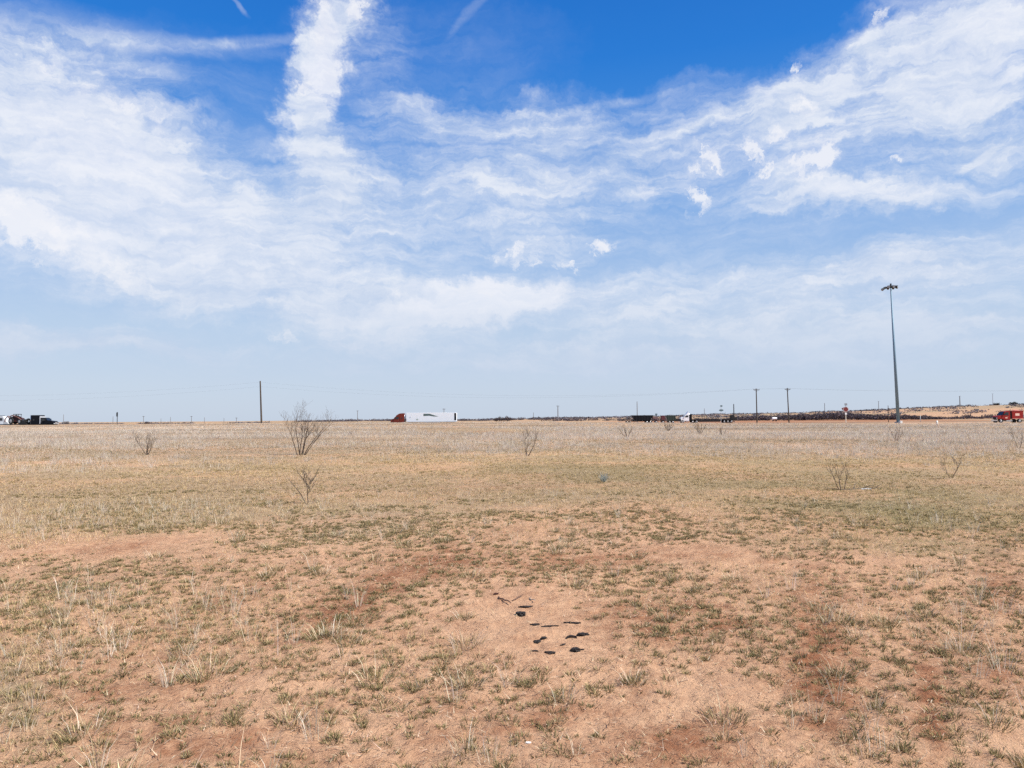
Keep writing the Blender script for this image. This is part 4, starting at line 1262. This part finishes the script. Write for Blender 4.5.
def ncol(vec, scale, det, rough):
    n = N('ShaderNodeTexNoise'); n.inputs['Scale'].default_value = scale; n.inputs['Detail'].default_value = det
    n.inputs['Roughness'].default_value = rough; L(vec, n.inputs['Vector']); return n.outputs['Color']


def rotmap(vec, ang, sc, loc=(0, 0, 0)):
    n = N('ShaderNodeMapping', vector_type='POINT'); L(vec, n.inputs[0])
    n.inputs['Rotation'].default_value = (0, 0, ang); n.inputs['Scale'].default_value = sc; n.inputs['Location'].default_value = loc
    return n.outputs[0]


w1 = vmul(vadd(ncol(P, .75, 5, .6), (-.5, -.5, -.5)), (1.5, .9, 0))
w2 = vmul(vadd(ncol(P, 4.5, 6, .7), (-.5, -.5, -.5)), (.46, .32, 0))
PW = vadd(vadd(P, w1), w2)                       # soft clouds
PF = vadd(vadd(P, vmul(w1, (.28, .28, 0))), vmul(w2, (1.15, 1.15, 0)))    # crisp little puffs


def pxdir(px, py):
    d = ray(px, py); return math.atan2(d[0], d[1]) * 10, math.asin(d[2]) * 10


def cloudsum(vec, Ls, base=0.0):
    tot = base
    for (cx, cy, rx, ry, a, w) in Ls:
        u, v = pxdir(cx, cy)
        n = N('ShaderNodeMapping', vector_type='TEXTURE'); L(vec, n.inputs[0])
        n.inputs['Location'].default_value = (u, v, 0); n.inputs['Rotation'].default_value = (0, 0, R(a))
        sc = 10 / 740 * 1.45
        n.inputs['Scale'].default_value = (rx * sc * .93, ry * sc, 1)
        gr = N('ShaderNodeTexGradient', gradient_type='SPHERICAL'); L(n.outputs[0], gr.inputs[0])
        m = N('ShaderNodeMapRange'); m.interpolation_type = 'SMOOTHSTEP'
        L(gr.outputs['Fac'], m.inputs['Value']); m.inputs['From Min'].default_value = 0; m.inputs['From Max'].default_value = .85
        m.inputs['To Max'].default_value = w
        tot = mth('ADD', m.outputs[0], tot)
    return tot


SOFT = [(700, 178, 40, 26, 0, .18), (800, 160, 50, 26, 0, .22), (655, 182, 30, 18, 0, .25), (540, 256, 60, 18, 5, .3), (805, 105, 30, 30, 0, .2), (50, 150, 110, 70, -15, .9), (140, 190, 140, 75, -20, .9), (20, 90, 60, 50, 0, .45), (120, 245, 200, 45, -10, .8), (210, 240, 150, 60, -12, .6),
        (352, 4, 34, 26, 20, .95), (328, 34, 32, 26, 40, .9), (306, 46, 16, 10, 0, .5), (312, 74, 34, 26, 60, .85), (340, 70, 18, 12, 30, .6), (298, 104, 26, 22, 0, .75), (312, 134, 34, 30, 70, .65), (325, 172, 44, 36, 80, .55), (330, 200, 90, 50, 0, .4),
        (440, 190, 190, 70, 5, .40), (560, 170, 130, 50, 5, .36), (420, 112, 55, 22, -5, .45), (520, 115, 90, 20, 3, .5), (640, 120, 120, 26, 10, .38),
        (410, 235, 220, 60, -5, .15), (362, 40, 50, 40, 0, .25), (330, 280, 160, 40, -8, .45), (60, 338, 130, 13, 0, .7), (760, 345, 260, 16, 2, .4), (150, 345, 100, 9, -2, .25),
        (470, 303, 120, 26, 4, 1.0), (360, 330, 90, 22, 0, .4), (390, 322, 110, 30, 0, .45), (520, 295, 80, 16, 2, .4), (620, 300, 120, 28, 4, .3),
        (960, 50, 120, 60, 18, .55), (890, 105, 160, 60, 12, .56), (1010, 100, 90, 60, 10, .35), (800, 90, 60, 30, 20, .4), (760, 115, 60, 30, 20, .35), (700, 140, 110, 24, 12, .35),
        (870, 198, 110, 15, -2, .75), (800, 190, 60, 14, -5, .35), (1000, 145, 70, 14, 5, .4), (960, 255, 130, 26, 3, .5), (880, 265, 60, 9, 5, .35),
        (750, 300, 220, 34, 2, .6), (480, 352, 300, 22, 3, .25), (850, 350, 260, 24, 0, .35), (960, 320, 200, 40, 0, .45), (620, 345, 260, 34, 0, .32), (600, 220, 260, 60, 0, .18), (850, 240, 220, 50, 0, .14), (250, 360, 380, 24, 0, .22), (700, 370, 380, 24, 0, .25),
        (60, 310, 200, 40, 0, .14), (430, 60, 160, 60, 0, .12), (200, 100, 160, 60, 0, .14)]
STREAK = [(150, 45, 120, 8, 6, .38), (40, 25, 90, 22, 0, .35), (245, 42, 60, 5, 12, .45), (130, 65, 70, 6, -6, .3), (470, 14, 32, 4, 38, .22), (237, 6, 12, 2.2, -40, .32), (90, 45, 80, 20, 5, .25),
          (860, 45, 60, 6, 15, .3), (930, 22, 90, 12, 10, .4), (975, 158, 20, 3.5, 35, .6), (905, 160, 60, 3, 5, .25), (610, 103, 80, 4, 5, .3), (720, 115, 90, 5, 18, .35)]
CRISP = [(655, 182, 16, 13, 0, .62), (705, 166, 20, 16, 30, .8), (697, 195, 20, 9, -38, .9), (743, 150, 18, 9, -38, .9), (755, 168, 16, 14, 0, .5), (780, 136, 13, 8, -20, .75), (831, 150, 11, 22, 15, .95),
         (806, 165, 26, 15, -35, .8), (800, 98, 7, 14, -25, .7), (808, 110, 9, 9, -35, .6), (885, 17, 9, 5, 30, .6), (798, 60, 14, 5, 30, .5), (898, 158, 12, 7, 20, .6), (690, 212, 8, 3, -30, .45),
         (530, 257, 26, 15, 10, .62), (600, 246, 14, 9, 0, .75), (565, 265, 16, 7, 0, .5), (495, 255, 22, 8, 10, .5), (632, 246, 7, 5, 0, .4), (700, 140, 7, 9, 40, .6),
         (30, 232, 50, 26, -15, .85), (12, 215, 26, 18, 0, .5), (340, 68, 16, 9, 35, .65), (320, 20, 24, 22, 60, .4), (300, 82, 16, 8, 0, .5), (358, 10, 14, 12, 0, .5),
         (115, 98, 40, 12, -15, .4), (60, 72, 18, 8, 0, .35), (165, 115, 20, 14, -45, .35), (110, 268, 40, 14, -18, .35), (470, 290, 60, 10, 6, .5), (388, 300, 20, 7, 20, .45), (290, 335, 24, 12, 0, .35),
         (140, 285, 60, 12, -18, .3)]
a_s = cloudsum(PW, SOFT)
a_k = cloudsum(vadd(P, vmul(w1, (.35, .3, 0))), STREAK)
a_c = cloudsum(PF, CRISP)
BRIGHT = [(700, 168, 24, 18, 0, .3), (815, 162, 34, 22, 0, .35), (500, 300, 95, 22, 2, 1.5), (400, 325, 90, 20, 5, 1.0), (30, 232, 60, 28, -15, .9), (90, 130, 90, 40, -25, .5), (130, 190, 140, 50, -20, .4), (335, 50, 26, 60, -8, .7), (325, 70, 24, 16, 30, .5), (1000, 40, 70, 50, 0, .4), (855, 195, 70, 9, -2, .5), (440, 288, 60, 8, 8, .6)]
a_b = cloudsum(PW, BRIGHT)
st1 = noise(rotmap(PW, R(-8), (.33, 1.5, 1)), 1.25, 9, .62)          # long soft fibres
st2 = noise(rotmap(PW, R(14), (.5, 1.3, 1), (7, 3, 0)), 3.2, 8, .68)
pf = noise(PF, 3.4, 9, .62)
# everywhere else in the sky: thin cloud from noise alone
beh = ramp01(mth('ABSOLUTE', azn), .72, 1.1)
up = ramp01(eln, .56, .8)
els = mth('MAXIMUM', beh, up)
gen = mth('MULTIPLY', els, ramp01(noise(P, .42, 6, .6), .42, .68))
cov = mth('ADD', a_s, mth('MULTIPLY', gen, .7))
d1 = mth('MULTIPLY', cov, mth('ADD', mth('MULTIPLY', st1, 1.5), .26))
d1 = mth('ADD', d1, mth('MULTIPLY', mth('MULTIPLY', mth('SUBTRACT', st2, .5), .75), ramp01(cov, 0, .5)))
d1 = mth('ADD', d1, mth('MULTIPLY', mth('MULTIPLY', mth('SUBTRACT', pf, .5), .28), ramp01(cov, .3, .9)))
st3 = noise(rotmap(vadd(vadd(P, vmul(w1, (.8, .8, 0))), vmul(w2, (.3, .3, 0))), R(-7), (.5, 2.4, 1), (3, 9, 0)), 2.2, 10, .66)
d1 = mth('ADD', d1, mth('MULTIPLY', mth('MULTIPLY', mth('SUBTRACT', st3, .5), 1.0), ramp01(cov, .02, .4)))
d1 = mth('ADD', d1, mth('MULTIPLY', a_k, mth('MULTIPLY', st2, 1.5)))
alpha = mth('MULTIPLY', ramp01(d1, .02, 1.05, False), mth('ADD', mth('MULTIPLY', mth('ADD', st3, st2), .55), .36), clamp=True)
d2 = mth('ADD', mth('MULTIPLY', a_c, 1.0), mth('MULTIPLY', mth('MULTIPLY', mth('SUBTRACT', pf, .5), 4.2), ramp01(a_c, 0, .3)))
puff = mth('MULTIPLY', ramp01(d2, -.06, 1.1), .95)
# clear air: Nishita graded towards the photograph's deep polarised blue
def stop(el_px): return math.asin(ray(512, el_px)[2]) / R(60)
cr = N('ShaderNodeValToRGB'); L(mth('DIVIDE', eln, R(60)), cr.inputs[0])
KE = 1 / STR / 2 ** EXPO
stops = [(418, (.56, .65, .79)), (385, (.55, .65, .80)), (330, (.47, .61, .81)), (270, (.33, .51, .81)), (210, (.19, .40, .79)), (130, (.04, .25, .73)), (60, (.006, .19, .68)), (0, (.003, .165, .63)), (-350, (.01, .09, .36))]
els_ = cr.color_ramp.elements
while len(els_) < len(stops): els_.new(.5)
for e, (py, cc) in zip(els_, stops):
    pos = stop(py) if py > -300 else 1.0
    e.position = max(0, min(1, pos)); e.color = (*cc, 1)
grad = N('ShaderNodeVectorMath', operation='SCALE'); L(cr.outputs[0], grad.inputs[0]); grad.inputs[3].default_value = KE
clear = mixc(.9, sky.outputs[0], grad.outputs[0])
# cloud colour: thick parts white, thin parts faintly lavender, bases slightly grey
sh = mth('ADD', mth('ADD', mth('MULTIPLY', st1, .35), mth('MULTIPLY', pf, .3)), mth('MULTIPLY', st3, .45))
cc = mixc(ramp01(sh, .42, .66), (.57, .67, .85), (.78, .83, .93))
cc = mixc(mth('MULTIPLY', a_b, mth('ADD', pf, .35), clamp=True), cc, (.88, .90, .97))
cc = mixc(puff, cc, (.90, .91, .96))
lo = ramp01(eln, .0, .22)
cc = mixc(lo, (.55, .65, .80), cc)
ccs = N('ShaderNodeVectorMath', operation='SCALE'); L(cc, ccs.inputs[0]); ccs.inputs[3].default_value = KE
al = mth('MAXIMUM', alpha, mth('MULTIPLY', puff, .95))
fin = mixc(al, clear, ccs.outputs[0])
L(fin, bg.inputs['Color'])
world.cycles.sampling_method = 'MANUAL'; world.cycles.sample_map_resolution = 512

sd = bpy.data.lights.new('sun', 'SUN'); sd.energy = 5.0; sd.angle = R(.5); sd.color = (1, .955, .88)
so = bpy.data.objects.new('sun', sd); COL.objects.link(so)
sv = Vector((math.sin(SUN_AZ) * math.cos(SUN_EL), math.cos(SUN_AZ) * math.cos(SUN_EL), math.sin(SUN_EL)))
so.rotation_euler = sv.to_track_quat('Z', 'Y').to_euler()

S.view_settings.view_transform = 'Standard'; S.view_settings.look = 'None'; S.view_settings.gamma = 1
S.view_settings.exposure = EXPO; S.view_settings.use_curve_mapping = False
S.render.engine = 'CYCLES'
S.cycles.max_bounces = 5; S.cycles.diffuse_bounces = 2; S.cycles.transmission_bounces = 2; S.cycles.glossy_bounces = 2
S.cycles.use_adaptive_sampling = True; S.cycles.adaptive_threshold = .02
S.cycles.use_denoising = False
S.render.resolution_x, S.render.resolution_y = 1024, 768
